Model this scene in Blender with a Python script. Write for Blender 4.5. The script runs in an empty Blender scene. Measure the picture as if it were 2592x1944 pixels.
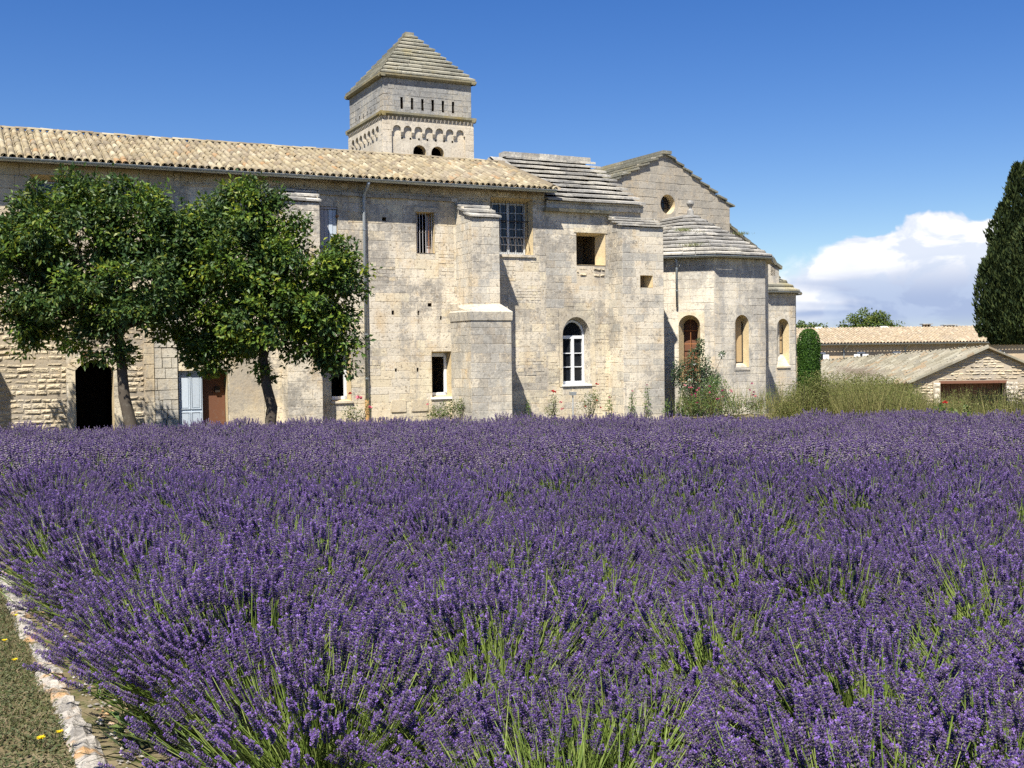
import bpy, math, random
import numpy as np
from mathutils import Matrix, Vector

random.seed(7)
rng = np.random.default_rng(11)
R = math.radians
scene = bpy.context.scene
col = scene.collection

# ------------------------------------------------------------------ camera
cam_d = bpy.data.cameras.new("camera")
cam_d.sensor_width = 36.0
cam_d.lens = 39.306
cam_d.clip_start = 0.05
cam_d.clip_end = 4000.0
cam = bpy.data.objects.new("camera", cam_d)
col.objects.link(cam)
cam.matrix_world = (Matrix.Translation((0, 0, 1.65)) @ Matrix.Rotation(R(90 - 1.56), 4, 'X')
                    @ Matrix.Rotation(R(-0.75), 4, 'Z'))
scene.camera = cam

# ------------------------------------------------------------------ exposure
scene.view_settings.view_transform = 'Standard'
scene.view_settings.look = 'None'
scene.view_settings.gamma = 1.0
scene.view_settings.use_curve_mapping = False
scene.view_settings.exposure = 0.95
scene.cycles.use_denoising = False
scene.cycles.use_adaptive_sampling = True
scene.cycles.adaptive_threshold = 0.025
scene.cycles.max_bounces = 4
scene.cycles.diffuse_bounces = 2
scene.cycles.glossy_bounces = 2
scene.cycles.transmission_bounces = 3
scene.cycles.transparent_max_bounces = 8
scene.cycles.caustics_reflective = False
scene.cycles.caustics_refractive = False

# ------------------------------------------------------------------ node helpers
def nd(t, typ, ins=None, **props):
    n = t.nodes.new(typ)
    for k, v in props.items():
        setattr(n, k, v)
    for k, v in (ins or {}).items():
        s = n.inputs[k]
        if hasattr(v, "links"):
            t.links.new(v, s)
        else:
            s.default_value = v
    return n

def c4(c):
    return (c[0], c[1], c[2], 1.0)

def math_(t, op, a, b=0.0, c=0.0, clamp=False):
    return nd(t, "ShaderNodeMath", {0: a, 1: b, 2: c}, operation=op, use_clamp=clamp).outputs[0]

def mixc(t, f, a, b, mode='MIX'):
    n = t.nodes.new("ShaderNodeMix")
    n.data_type = 'RGBA'
    n.blend_type = mode
    for i, v in ((0, f), (6, a), (7, b)):
        if hasattr(v, "links"):
            t.links.new(v, n.inputs[i])
        elif i == 0:
            n.inputs[i].default_value = v
        else:
            n.inputs[i].default_value = c4(v)
    return n.outputs[2]

def smooth(t, v, a, b):
    return nd(t, "ShaderNodeMapRange", {"Value": v, "From Min": a, "From Max": b}, interpolation_type='SMOOTHSTEP').outputs[0]

# ------------------------------------------------------------------ world: daylight sky, cumulus bank low over the horizon
SUN_EL, SUN_AZ = 56.3, 196.3
world = bpy.data.worlds.new("World")
scene.world = world
world.use_nodes = True
wt = world.node_tree
wt.nodes.clear()
sky = nd(wt, "ShaderNodeTexSky", sky_type='NISHITA', sun_disc=False)
sky.sun_elevation = R(SUN_EL)
sky.sun_rotation = R(SUN_AZ)
sky.altitude = 100.0
sky.air_density = 1.0
sky.dust_density = 0.15
sky.ozone_density = 3.0
skyhs = nd(wt, "ShaderNodeHueSaturation", {"Color": sky.outputs[0], "Saturation": 1.36, "Value": 1.0, "Hue": 0.517})
tc = nd(wt, "ShaderNodeTexCoord")
sep = nd(wt, "ShaderNodeSeparateXYZ", {0: tc.outputs["Generated"]})
el = math_(wt, 'DEGREES', math_(wt, 'ARCSINE', sep.outputs[2]))
az = math_(wt, 'DEGREES', math_(wt, 'ARCTAN2', sep.outputs[0], sep.outputs[1]))
cmb = nd(wt, "ShaderNodeCombineXYZ", {0: math_(wt, 'MULTIPLY', az, 0.11), 1: math_(wt, 'MULTIPLY', el, 0.22), 2: 3.7})
nz1 = nd(wt, "ShaderNodeTexNoise", {"Vector": cmb.outputs[0], "Scale": 2.6, "Detail": 6.0, "Roughness": 0.56, "Distortion": 0.25}, noise_dimensions='2D').outputs[0]
cmb2 = nd(wt, "ShaderNodeCombineXYZ", {0: math_(wt, 'MULTIPLY', az, 0.05), 1: math_(wt, 'MULTIPLY', el, 0.26), 2: 9.1})
nz2 = nd(wt, "ShaderNodeTexNoise", {"Vector": cmb2.outputs[0], "Scale": 2.0, "Detail": 3.0, "Roughness": 0.5, "Distortion": 0.5}, noise_dimensions='2D').outputs[0]
def gauss(c, s):
    d = math_(wt, 'DIVIDE', math_(wt, 'SUBTRACT', az, c), s)
    return math_(wt, 'EXPONENT', math_(wt, 'MULTIPLY', math_(wt, 'MULTIPLY', d, d), -1.0))
top = math_(wt, 'ADD', 4.6, math_(wt, 'MULTIPLY', gauss(20.6, 2.0), 1.9))
top = math_(wt, 'ADD', top, math_(wt, 'MULTIPLY', gauss(17.2, 1.7), 0.9))
top = math_(wt, 'ADD', top, math_(wt, 'MULTIPLY', gauss(25.5, 3.2), 1.7))
top = math_(wt, 'ADD', top, math_(wt, 'MULTIPLY', gauss(48.0, 12.0), 2.2))
cv = nd(wt, "ShaderNodeCombineXYZ", {0: math_(wt, 'MULTIPLY', az, 0.9), 1: math_(wt, 'MULTIPLY', el, 1.1), 2: 1.3})
nzw = nd(wt, "ShaderNodeTexNoise", {"Vector": cv.outputs[0], "Scale": 0.9, "Detail": 2.0}, noise_dimensions='2D')
cvd = nd(wt, "ShaderNodeVectorMath", {0: cv.outputs[0], 1: nzw.outputs["Color"]}, operation='ADD')
vo = nd(wt, "ShaderNodeTexVoronoi", {"Vector": cvd.outputs[0], "Scale": 0.85}, feature='SMOOTH_F1', voronoi_dimensions='2D')
puff = math_(wt, 'SUBTRACT', 0.55, vo.outputs["Distance"])
vo2 = nd(wt, "ShaderNodeTexVoronoi", {"Vector": cvd.outputs[0], "Scale": 2.3}, feature='SMOOTH_F1', voronoi_dimensions='2D')
puff2 = math_(wt, 'SUBTRACT', 0.5, vo2.outputs["Distance"])
bil = math_(wt, 'ADD', math_(wt, 'MULTIPLY', puff, 0.9), math_(wt, 'MULTIPLY', puff2, 0.30))
top = math_(wt, 'ADD', top, math_(wt, 'MULTIPLY', math_(wt, 'SUBTRACT', nz1, 0.5), 1.9))
top = math_(wt, 'ADD', top, math_(wt, 'MULTIPLY', bil, smooth(wt, az, 14.0, 18.0)))
top = math_(wt, 'SUBTRACT', top, math_(wt, 'MULTIPLY', smooth(wt, az, 14.5, 9.0), 4.5))
edge = math_(wt, 'SUBTRACT', top, el)
soft = math_(wt, 'ADD', 0.34, math_(wt, 'MULTIPLY', smooth(wt, az, 17.0, 13.0), 1.1))
dens = nd(wt, "ShaderNodeMapRange", {"Value": edge, "From Min": -0.06, "From Max": soft}, interpolation_type='SMOOTHSTEP').outputs[0]
dens = math_(wt, 'MULTIPLY', dens, smooth(wt, az, 8.0, 15.0))
thin = smooth(wt, math_(wt, 'ADD', edge, math_(wt, 'MULTIPLY', math_(wt, 'SUBTRACT', nz2, 0.5), 7.0)), 0.9, 3.6)
shade = math_(wt, 'MULTIPLY', thin, smooth(wt, el, 5.2, 2.2))
CW, CG = (8.6, 8.7, 9.0), (2.9, 3.8, 5.9)
cloudc = mixc(wt, math_(wt, 'MULTIPLY', shade, 0.9), CW, CG)
cloudc = mixc(wt, math_(wt, 'MULTIPLY', smooth(wt, math_(wt, 'ADD', nz1, math_(wt, 'MULTIPLY', bil, 0.10)), 0.56, 0.43), 0.55), cloudc, (4.6, 5.5, 7.2))
lowf = math_(wt, 'SUBTRACT', 1.0, math_(wt, 'MULTIPLY', smooth(wt, el, 1.8, 0.2), 0.5))
skyc = mixc(wt, math_(wt, 'MULTIPLY', dens, lowf), skyhs.outputs[0], cloudc)
bg = nd(wt, "ShaderNodeBackground", {"Color": skyc, "Strength": 0.064})
world.cycles.sampling_method = 'MANUAL'
world.cycles.sample_map_resolution = 256
wo = nd(wt, "ShaderNodeOutputWorld", {"Surface": bg.outputs[0]})

# ------------------------------------------------------------------ sun
sun_d = bpy.data.lights.new("sun", 'SUN')
sun_d.energy = 5.0
sun_d.angle = R(0.53)
sun_d.color = (1.0, 0.955, 0.88)
sun = bpy.data.objects.new("sun", sun_d)
col.objects.link(sun)
sun.rotation_euler = Vector((0.380, 1.297, -2.03)).to_track_quat('-Z', 'Y').to_euler()
sun.location = (-8, -25, 45)

# ------------------------------------------------------------------ materials
MATS = {}
def new_mat(name):
    m = bpy.data.materials.new(name)
    m.use_nodes = True
    t = m.node_tree
    t.nodes.clear()
    out = nd(t, "ShaderNodeOutputMaterial")
    MATS[name] = m
    return m, t, out

def rand_socket(t):
    oi = nd(t, "ShaderNodeObjectInfo")
    ge = nd(t, "ShaderNodeNewGeometry")
    return math_(t, 'FRACT', math_(t, 'ADD', oi.outputs["Random"], ge.outputs["Random Per Island"])), ge.outputs["Position"]

def remix(t, r, k):
    return math_(t, 'FRACT', math_(t, 'MULTIPLY', r, k))

def noise(t, pos, scale, detail=4.0, rough=0.55, sc=None, off=0.0, dist=0.0):
    if sc or off:
        pos = nd(t, "ShaderNodeMapping", {"Vector": pos, "Scale": sc or (1, 1, 1), "Location": (off, off * 0.7, off * 1.3)}).outputs[0]
    return nd(t, "ShaderNodeTexNoise", {"Vector": pos, "Scale": scale, "Detail": detail, "Roughness": rough, "Distortion": dist}).outputs[0]

def finish(t, out, colr, rough=0.85, bump=None, bdist=0.01, spec=0.25, metal=0.0, bstr=0.6):
    p = nd(t, "ShaderNodeBsdfPrincipled", {"Roughness": rough, "Metallic": metal, "Specular IOR Level": spec})
    if hasattr(colr, "links"):
        t.links.new(colr, p.inputs["Base Color"])
    else:
        p.inputs["Base Color"].default_value = c4(colr)
    if bump is not None:
        b = nd(t, "ShaderNodeBump", {"Height": bump, "Distance": bdist, "Strength": bstr})
        t.links.new(b.outputs[0], p.inputs["Normal"])
    t.links.new(p.outputs[0], out.inputs[0])
    return p

def stone_mat(name, base, alt, grey=(0.30, 0.285, 0.26), ochre=(0.50, 0.35, 0.17), g=0.5, o=0.35, spots=0.5, var=0.09, g_lo=0.48, streak=0.5, pits=0.5, bd=0.008):
    m, t, out = new_mat(name)
    r, pos = rand_socket(t)
    n1 = noise(t, pos, 0.55, 4.0, 0.6, off=3.1)
    n2 = noise(t, pos, 2.3, 4.0, 0.62, off=8.7)
    n3 = noise(t, pos, 16.0, 2.0, 0.65)
    n4 = noise(t, pos, 7.5, 2.0, 0.7, off=1.9)
    st = noise(t, pos, 1.0, 3.0, 0.6, sc=(2.6, 2.6, 0.28), off=5.0)
    c = mixc(t, r, base, alt)
    c = mixc(t, math_(t, 'MULTIPLY', smooth(t, noise(t, pos, 0.75, 4.0, 0.62, off=31.0), 0.46, 0.62), 0.55), c, tuple(min(0.74, x * 1.22) for x in base))
    c = mixc(t, math_(t, 'MULTIPLY', smooth(t, noise(t, pos, 1.0, 3.0, 0.65, sc=(3.4, 3.4, 0.20), off=17.0), 0.55, 0.68), g * 0.6), c, tuple(x * 1.05 for x in grey))
    c = mixc(t, math_(t, 'MULTIPLY', smooth(t, n2, 0.50, 0.72), o), c, ochre)
    c = mixc(t, math_(t, 'MULTIPLY', smooth(t, noise(t, pos, 0.8, 2.0, 0.5, sc=(1.3, 1.3, 0.5), off=12.0), 0.54, 0.70), o), c, ochre)
    gm = math_(t, 'ADD', math_(t, 'MULTIPLY', n1, 1.0 - streak * 0.5), math_(t, 'MULTIPLY', st, streak * 0.5))
    gm = math_(t, 'ADD', gm, math_(t, 'MULTIPLY', math_(t, 'SUBTRACT', n4, 0.5), 0.35))
    c = mixc(t, math_(t, 'MULTIPLY', smooth(t, gm, g_lo, g_lo + 0.11), g), c, grey)
    li = smooth(t, math_(t, 'ADD', math_(t, 'MULTIPLY', noise(t, pos, 4.2, 4.0, 0.72, off=21.0), 0.65), math_(t, 'MULTIPLY', n1, 0.35)), 0.53, 0.60)
    c = mixc(t, math_(t, 'MULTIPLY', li, g * 0.75), c, tuple(x * 0.72 for x in grey))
    # pale crusts and dark pits
    sp = smooth(t, math_(t, 'ADD', math_(t, 'MULTIPLY', n3, 0.7), math_(t, 'MULTIPLY', n2, 0.3)), 0.57, 0.66)
    c = mixc(t, math_(t, 'MULTIPLY', sp, spots), c, (0.66, 0.62, 0.54))
    dk = smooth(t, math_(t, 'ADD', math_(t, 'MULTIPLY', n3, 0.6), math_(t, 'MULTIPLY', n4, 0.4)), 0.455, 0.355)
    c = mixc(t, math_(t, 'MULTIPLY', dk, pits), c, (0.16, 0.13, 0.095))
    v = math_(t, 'ADD', 1.0 - var, math_(t, 'MULTIPLY', remix(t, r, 7.31), var * 1.6))
    hv = nd(t, "ShaderNodeHueSaturation", {"Color": c, "Value": v, "Saturation": 1.0})
    h = math_(t, 'ADD', n3, math_(t, 'MULTIPLY', n4, 1.2))
    finish(t, out, hv.outputs[0], 0.92, h, bd, 0.15, bstr=0.8)
    return m

stone_mat("limestone", (0.60, 0.53, 0.405), (0.62, 0.56, 0.45), grey=(0.265, 0.248, 0.218), g=0.66, o=0.42, spots=0.38, g_lo=0.475, pits=0.7, var=0.07)
stone_mat("limestone_warm", (0.635, 0.55, 0.395), (0.605, 0.52, 0.375), grey=(0.30, 0.275, 0.235), g=0.52, o=0.42, spots=0.32, g_lo=0.50, pits=0.65, var=0.07)
stone_mat("limestone_grey", (0.53, 0.485, 0.39), (0.50, 0.465, 0.39), grey=(0.33, 0.315, 0.28), g=0.70, o=0.20, spots=0.55, g_lo=0.45)
stone_mat("limestone_tower", (0.39, 0.365, 0.305), (0.335, 0.322, 0.285), grey=(0.25, 0.25, 0.24), g=0.75, o=0.18, spots=0.5, g_lo=0.43, pits=0.65)
stone_mat("tower_lower", (0.55, 0.49, 0.385), (0.52, 0.47, 0.38), g=0.45, o=0.15, spots=0.3, g_lo=0.5)
stone_mat("apse_stone", (0.61, 0.55, 0.435), (0.585, 0.535, 0.44), grey=(0.30, 0.288, 0.262), g=0.60, o=0.26, spots=0.45, g_lo=0.45, streak=0.8)
stone_mat("gable_stone", (0.43, 0.375, 0.285), (0.40, 0.36, 0.29), grey=(0.30, 0.28, 0.24), g=0.55, o=0.35, spots=0.25, g_lo=0.46)
stone_mat("rubble", (0.56, 0.475, 0.33), (0.50, 0.42, 0.29), g=0.25, o=0.35, spots=0.25, var=0.25, bd=0.04)
stone_mat("mortar", (0.53, 0.46, 0.345), (0.51, 0.44, 0.335), g=0.4, o=0.3, spots=0.1, pits=0.7)
stone_mat("rubble_mortar", (0.40, 0.34, 0.25), (0.37, 0.31, 0.225), g=0.35, o=0.2, spots=0.1, pits=0.6)
stone_mat("plaster", (0.52, 0.445, 0.315), (0.50, 0.42, 0.30), g=0.35, o=0.3, spots=0.1, pits=0.3)
stone_mat("jamb_stone", (0.56, 0.45, 0.27), (0.54, 0.43, 0.25), g=0.12, o=0.4, spots=0.1, g_lo=0.58, pits=0.25)
stone_mat("slab_stone", (0.40, 0.375, 0.315), (0.50, 0.47, 0.405), grey=(0.24, 0.235, 0.22), g=0.72, o=0.10, spots=0.5, g_lo=0.44, var=0.25, streak=0.0)
stone_mat("slab_mossy", (0.25, 0.235, 0.175), (0.32, 0.30, 0.235), grey=(0.17, 0.17, 0.135), ochre=(0.26, 0.21, 0.07), g=0.70, o=0.4, spots=0.40, g_lo=0.44, var=0.22, streak=0.0)
stone_mat("string_mossy", (0.22, 0.20, 0.13), (0.26, 0.22, 0.13), grey=(0.14, 0.14, 0.11), ochre=(0.26, 0.19, 0.05), g=0.5, o=0.7, spots=0.2)
stone_mat("far_render", (0.47, 0.37, 0.24), (0.46, 0.36, 0.24), g=0.15, o=0.2, spots=0.0, pits=0.2)

def tile_mat(name, palette, dirt=0.5):
    m, t, out = new_mat(name)
    r, pos = rand_socket(t)
    ramp = nd(t, "ShaderNodeValToRGB", {0: remix(t, r, 3.77)})
    ramp.color_ramp.interpolation = 'CONSTANT'
    e = ramp.color_ramp.elements
    while len(e) < len(palette):
        e.new(0.5)
    for i, (p, c) in enumerate(palette):
        e[i].position = p
        e[i].color = c4(c)
    c = ramp.outputs[0]
    n = noise(t, pos, 9.0, 5.0, 0.65)
    n2 = noise(t, pos, 45.0, 3.0, 0.6)
    c = mixc(t, math_(t, 'MULTIPLY', smooth(t, n, 0.52, 0.68), dirt), c, (0.24, 0.225, 0.18))
    c = mixc(t, math_(t, 'MULTIPLY', smooth(t, n2, 0.56, 0.68), 0.35), c, (0.44, 0.39, 0.28))
    c = mixc(t, math_(t, 'MULTIPLY', smooth(t, noise(t, pos, 0.55, 4.0, 0.6, off=2.0), 0.50, 0.66), 0.35), c, (0.30, 0.26, 0.20))
    v = math_(t, 'ADD', 0.82, math_(t, 'MULTIPLY', remix(t, r, 11.3), 0.30))
    hv = nd(t, "ShaderNodeHueSaturation", {"Color": c, "Value": v})
    finish(t, out, hv.outputs[0], 0.9, math_(t, 'ADD', n, n2), 0.006, 0.15)
tile_mat("clay_tile", [(0.0, (0.307, 0.252, 0.156)), (0.22, (0.251, 0.205, 0.130)), (0.42, (0.349, 0.293, 0.187)), (0.60, (0.219, 0.178, 0.119)),
                       (0.76, (0.288, 0.221, 0.127)), (0.88, (0.307, 0.194, 0.097)), (0.91, (0.191, 0.149, 0.097)), (0.96, (0.372, 0.324, 0.221))], 0.6)
tile_mat("far_tile", [(0.0, (0.396, 0.317, 0.211)), (0.3, (0.361, 0.282, 0.185)), (0.6, (0.430, 0.352, 0.246)), (0.85, (0.327, 0.255, 0.176))], 0.3)
tile_mat("barn_tile", [(0.0, (0.250, 0.228, 0.165)), (0.3, (0.212, 0.192, 0.138)), (0.55, (0.281, 0.262, 0.200)), (0.8, (0.250, 0.188, 0.117)), (0.92, (0.181, 0.168, 0.131))], 0.6)
tile_mat("tile_underlay", [(0.0, (0.16, 0.13, 0.095)), (0.5, (0.18, 0.145, 0.105))], 0.3)

def plain(name, c, rough=0.6, metal=0.0, spec=0.3, var=0.10, nscale=12.0, dirt=(0.2, 0.18, 0.15), damt=0.25):
    m, t, out = new_mat(name)
    r, pos = rand_socket(t)
    n = noise(t, pos, nscale, 5.0, 0.6)
    cc = mixc(t, math_(t, 'MULTIPLY', smooth(t, n, 0.5, 0.75), damt), c, dirt)
    v = math_(t, 'ADD', 1.0 - var, math_(t, 'MULTIPLY', remix(t, r, 5.7), var * 2))
    hv = nd(t, "ShaderNodeHueSaturation", {"Color": cc, "Value": v})
    finish(t, out, hv.outputs[0], rough, n, 0.002, spec, metal)
plain("zinc", (0.34, 0.37, 0.37), 0.42, 0.65, 0.5)
plain("zinc_dull", (0.40, 0.43, 0.44), 0.55, 0.3, 0.4)
plain("rust_pipe", (0.42, 0.24, 0.09), 0.8, 0.0, dirt=(0.55, 0.42, 0.22), damt=0.5)
plain("iron", (0.045, 0.038, 0.035), 0.65, 0.3)
plain("iron_rust", (0.32, 0.13, 0.045), 0.8)
plain("paint_white", (0.74, 0.75, 0.74), 0.5, damt=0.12)
plain("paint_grey", (0.50, 0.53, 0.54), 0.5, damt=0.15)
plain("paint_blue_grey", (0.50, 0.56, 0.61), 0.55, damt=0.18)
plain("wood_weathered", (0.42, 0.41, 0.42), 0.8, nscale=25.0, damt=0.4)
plain("wood_brown", (0.19, 0.085, 0.05), 0.75, nscale=20.0)
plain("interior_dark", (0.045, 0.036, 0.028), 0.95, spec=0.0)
plain("interior_brown", (0.16, 0.075, 0.045), 0.9, spec=0.05)
plain("interior_stone", (0.19, 0.145, 0.095), 0.95, spec=0.0)
plain("alabaster", (0.44, 0.315, 0.165), 0.7, damt=0.2)
plain("soil", (0.115, 0.085, 0.055), 0.95, spec=0.1, nscale=6.0, dirt=(0.20, 0.16, 0.11), damt=0.6)
plain("bark", (0.075, 0.062, 0.048), 0.95, spec=0.1, nscale=9.0, dirt=(0.16, 0.15, 0.12), damt=0.6)
plain("cable", (0.02, 0.02, 0.02), 0.6)

def glass_mat(name, c, rough=0.05):
    m, t, out = new_mat(name)
    r, pos = rand_socket(t)
    p = finish(t, out, c, rough, noise(t, pos, 3.0, 2.0), 0.004, 0.5)
glass_mat("glass_dark", (0.012, 0.014, 0.018))
glass_mat("glass_blue", (0.022, 0.026, 0.042))

def leaf_mat(name, cols, trans=0.3, rough=0.45, spec=0.35, tint=1.6):
    m, t, out = new_mat(name)
    r, pos = rand_socket(t)
    ramp = nd(t, "ShaderNodeValToRGB", {0: remix(t, r, 2.13)})
    e = ramp.color_ramp.elements
    while len(e) < len(cols):
        e.new(0.5)
    for i, (p, c) in enumerate(cols):
        e[i].position = p
        e[i].color = c4(c)
    n = noise(t, pos, 1.1, 3.0, 0.5)
    v = math_(t, 'ADD', 0.66, math_(t, 'MULTIPLY', n, 0.68))
    hv = nd(t, "ShaderNodeHueSaturation", {"Color": ramp.outputs[0], "Value": v})
    p = nd(t, "ShaderNodeBsdfPrincipled", {"Base Color": hv.outputs[0], "Roughness": rough, "Specular IOR Level": spec})
    tr = nd(t, "ShaderNodeBsdfTranslucent", {"Color": nd(t, "ShaderNodeHueSaturation", {"Color": hv.outputs[0], "Value": tint, "Hue": 0.485}).outputs[0]})
    mx = nd(t, "ShaderNodeMixShader", {0: trans, 1: p.outputs[0], 2: tr.outputs[0]})
    t.links.new(mx.outputs[0], out.inputs[0])
leaf_mat("tree_leaf_dark", [(0.0, (0.028, 0.060, 0.018)), (0.4, (0.042, 0.085, 0.021)), (0.75, (0.058, 0.106, 0.022)), (0.95, (0.117, 0.145, 0.021))], 0.22, 0.48, 0.3)
leaf_mat("tree_leaf_light", [(0.0, (0.052, 0.100, 0.018)), (0.4, (0.081, 0.144, 0.020)), (0.75, (0.126, 0.192, 0.022)), (0.95, (0.231, 0.256, 0.026))], 0.28, 0.48, 0.3)
leaf_mat("cypress_leaf", [(0.0, (0.022, 0.038, 0.014)), (0.5, (0.042, 0.062, 0.018)), (0.9, (0.070, 0.088, 0.024))], 0.08, 0.7, 0.2)
leaf_mat("hedge_leaf", [(0.0, (0.025, 0.068, 0.009)), (0.5, (0.041, 0.098, 0.011)), (0.9, (0.069, 0.142, 0.016))], 0.15, 0.55, 0.3)
leaf_mat("far_leaf", [(0.0, (0.052, 0.091, 0.021)), (0.5, (0.086, 0.127, 0.026)), (0.9, (0.163, 0.189, 0.036))], 0.2, 0.6, 0.2)
leaf_mat("rose_leaf", [(0.0, (0.050, 0.085, 0.022)), (0.5, (0.080, 0.125, 0.030)), (0.9, (0.150, 0.165, 0.050))], 0.25, 0.5, 0.3)
leaf_mat("climber_leaf", [(0.0, (0.035, 0.068, 0.030)), (0.6, (0.058, 0.100, 0.042)), (0.95, (0.120, 0.160, 0.080))], 0.2, 0.4, 0.5)
leaf_mat("weed_leaf", [(0.0, (0.075, 0.135, 0.035)), (0.5, (0.115, 0.185, 0.050)), (0.9, (0.165, 0.220, 0.070))], 0.3, 0.5, 0.3)
leaf_mat("shrub_leaf", [(0.0, (0.076, 0.095, 0.022)), (0.4, (0.112, 0.131, 0.034)), (0.75, (0.160, 0.167, 0.053)), (0.95, (0.216, 0.211, 0.083))], 0.2, 0.7, 0.15)
leaf_mat("dry_stem", [(0.0, (0.117, 0.112, 0.036)), (0.4, (0.187, 0.172, 0.065)), (0.75, (0.257, 0.232, 0.094)), (0.95, (0.117, 0.142, 0.040))], 0.15, 0.8, 0.1)
leaf_mat("grass_blade", [(0.0, (0.068, 0.083, 0.029)), (0.4, (0.116, 0.118, 0.047)), (0.7, (0.184, 0.152, 0.079)), (0.95, (0.273, 0.211, 0.131))], 0.2, 0.7, 0.15)
leaf_mat("clover_leaf", [(0.0, (0.055, 0.075, 0.030)), (0.5, (0.085, 0.100, 0.042)), (0.9, (0.130, 0.130, 0.062))], 0.2, 0.6, 0.2)
leaf_mat("roof_weed", [(0.0, (0.10, 0.14, 0.04)), (0.9, (0.20, 0.20, 0.07))], 0.2, 0.7, 0.1)
leaf_mat("lavender_calyx", [(0.0, (0.072, 0.049, 0.100)), (0.35, (0.104, 0.074, 0.141)), (0.65, (0.149, 0.122, 0.158)), (0.95, (0.198, 0.175, 0.170))], 0.12, 0.8, 0.08, 1.2)
leaf_mat("lavender_petal", [(0.0, (0.148, 0.076, 0.296)), (0.5, (0.205, 0.114, 0.400)), (0.95, (0.287, 0.182, 0.474))], 0.25, 0.7, 0.1, 1.1)
leaf_mat("lavender_stem", [(0.0, (0.085, 0.135, 0.022)), (0.5, (0.135, 0.195, 0.030)), (0.9, (0.200, 0.245, 0.062))], 0.10, 0.6, 0.25, 1.2)
leaf_mat("lavender_leaf", [(0.0, (0.045, 0.066, 0.030)), (0.9, (0.095, 0.120, 0.060))], 0.1, 0.8, 0.1, 1.2)
for nm, c in (("petal_yellow", (0.80, 0.60, 0.015)), ("petal_red", (0.62, 0.045, 0.035)), ("petal_pink", (0.72, 0.20, 0.26)), ("petal_magenta", (0.50, 0.075, 0.19)), ("petal_white", (0.8, 0.78, 0.72))):
    leaf_mat(nm, [(0.0, tuple(x * 0.8 for x in c)), (0.9, c)], 0.2, 0.6, 0.2, 1.1)

def kerb_mat():
    m, t, out = new_mat("kerb_stone")
    r, pos = rand_socket(t)
    n1 = noise(t, pos, 7.0, 6.0, 0.62, sc=(1, 1, 2), dist=0.8)
    n2 = noise(t, pos, 30.0, 5.0, 0.65)
    n3 = noise(t, pos, 3.2, 4.0, 0.55, off=4.0)
    c = mixc(t, r, (0.42, 0.385, 0.33), (0.35, 0.32, 0.275))
    c = mixc(t, math_(t, 'MULTIPLY', smooth(t, n1, 0.46, 0.60), 0.75), c, (0.15, 0.14, 0.125))
    c = mixc(t, math_(t, 'MULTIPLY', smooth(t, n3, 0.54, 0.64), 0.75), c, (0.42, 0.23, 0.075))
    c = mixc(t, math_(t, 'MULTIPLY', smooth(t, n2, 0.55, 0.68), 0.6), c, (0.58, 0.55, 0.49))
    finish(t, out, c, 0.9, math_(t, 'ADD', n1, n2), 0.02, 0.15, bstr=1.0)
kerb_mat()

def ground_mat():
    m, t, out = new_mat("meadow_ground")
    r, pos = rand_socket(t)
    n1 = noise(t, pos, 1.6, 6.0, 0.6)
    n2 = noise(t, pos, 14.0, 6.0, 0.7)
    c = mixc(t, smooth(t, n1, 0.4, 0.62), (0.15, 0.12, 0.065), (0.20, 0.165, 0.10))
    c = mixc(t, smooth(t, n2, 0.48, 0.60), c, (0.085, 0.088, 0.034))
    finish(t, out, c, 0.95, n2, 0.03, 0.1)
ground_mat()
# ------------------------------------------------------------------ building helpers
PINV = {}
def thing(name, label, cat, loc=(0, 0, 0), rotz=0.0, group=None, zb=0.0):
    o = bpy.data.objects.new(name, None)
    col.objects.link(o)
    o.location = (loc[0], loc[1], loc[2] + zb)
    o.rotation_euler = (0, 0, rotz)
    o.empty_display_size = 0.2
    o["label"] = label
    o["category"] = cat
    if group:
        o["group"] = group
    PINV[o.name] = Matrix.Translation((0, 0, -zb))
    return o

def tag(o, label, cat, group=None):
    o["label"] = label
    o["category"] = cat
    if group:
        o["group"] = group
    return o

def link(name, me, mat, parent=None, kind=None, label=None):
    o = bpy.data.objects.new(name, me)
    col.objects.link(o)
    if mat is not None and len(me.materials) == 0:
        for m in (mat if isinstance(mat, (list, tuple)) else [mat]):
            me.materials.append(MATS[m])
    if parent is not None:
        o.parent = parent
        o.matrix_parent_inverse = PINV.get(parent.name, Matrix.Identity(4))
    if kind:
        o["kind"] = kind
    if label:
        o["label"] = label
    return o

def np_mesh(name, verts, faces, mats=None, midx=None, smooth=False):
    """verts (n,3); faces (m,k) with one k, or a list of such arrays"""
    me = bpy.data.meshes.new(name)
    fl = faces if isinstance(faces, list) else [faces]
    verts = np.asarray(verts, np.float32)
    me.vertices.add(len(verts))
    me.vertices.foreach_set("co", verts.ravel())
    tot = [np.full(len(f), f.shape[1], np.int32) for f in fl]
    lt = np.concatenate(tot)
    li = np.concatenate([f.ravel() for f in fl]).astype(np.int32)
    ls = np.concatenate([[0], np.cumsum(lt)[:-1]]).astype(np.int32)
    me.loops.add(len(li))
    me.loops.foreach_set("vertex_index", li)
    me.polygons.add(len(lt))
    me.polygons.foreach_set("loop_start", ls)
    me.polygons.foreach_set("loop_total", lt)
    if midx is not None:
        me.polygons.foreach_set("material_index", np.asarray(midx, np.int32))
    me.polygons.foreach_set("use_smooth", np.full(len(lt), bool(smooth)))
    if mats:
        for m in mats:
            me.materials.append(MATS[m])
    me.update(calc_edges=True)
    return me

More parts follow.
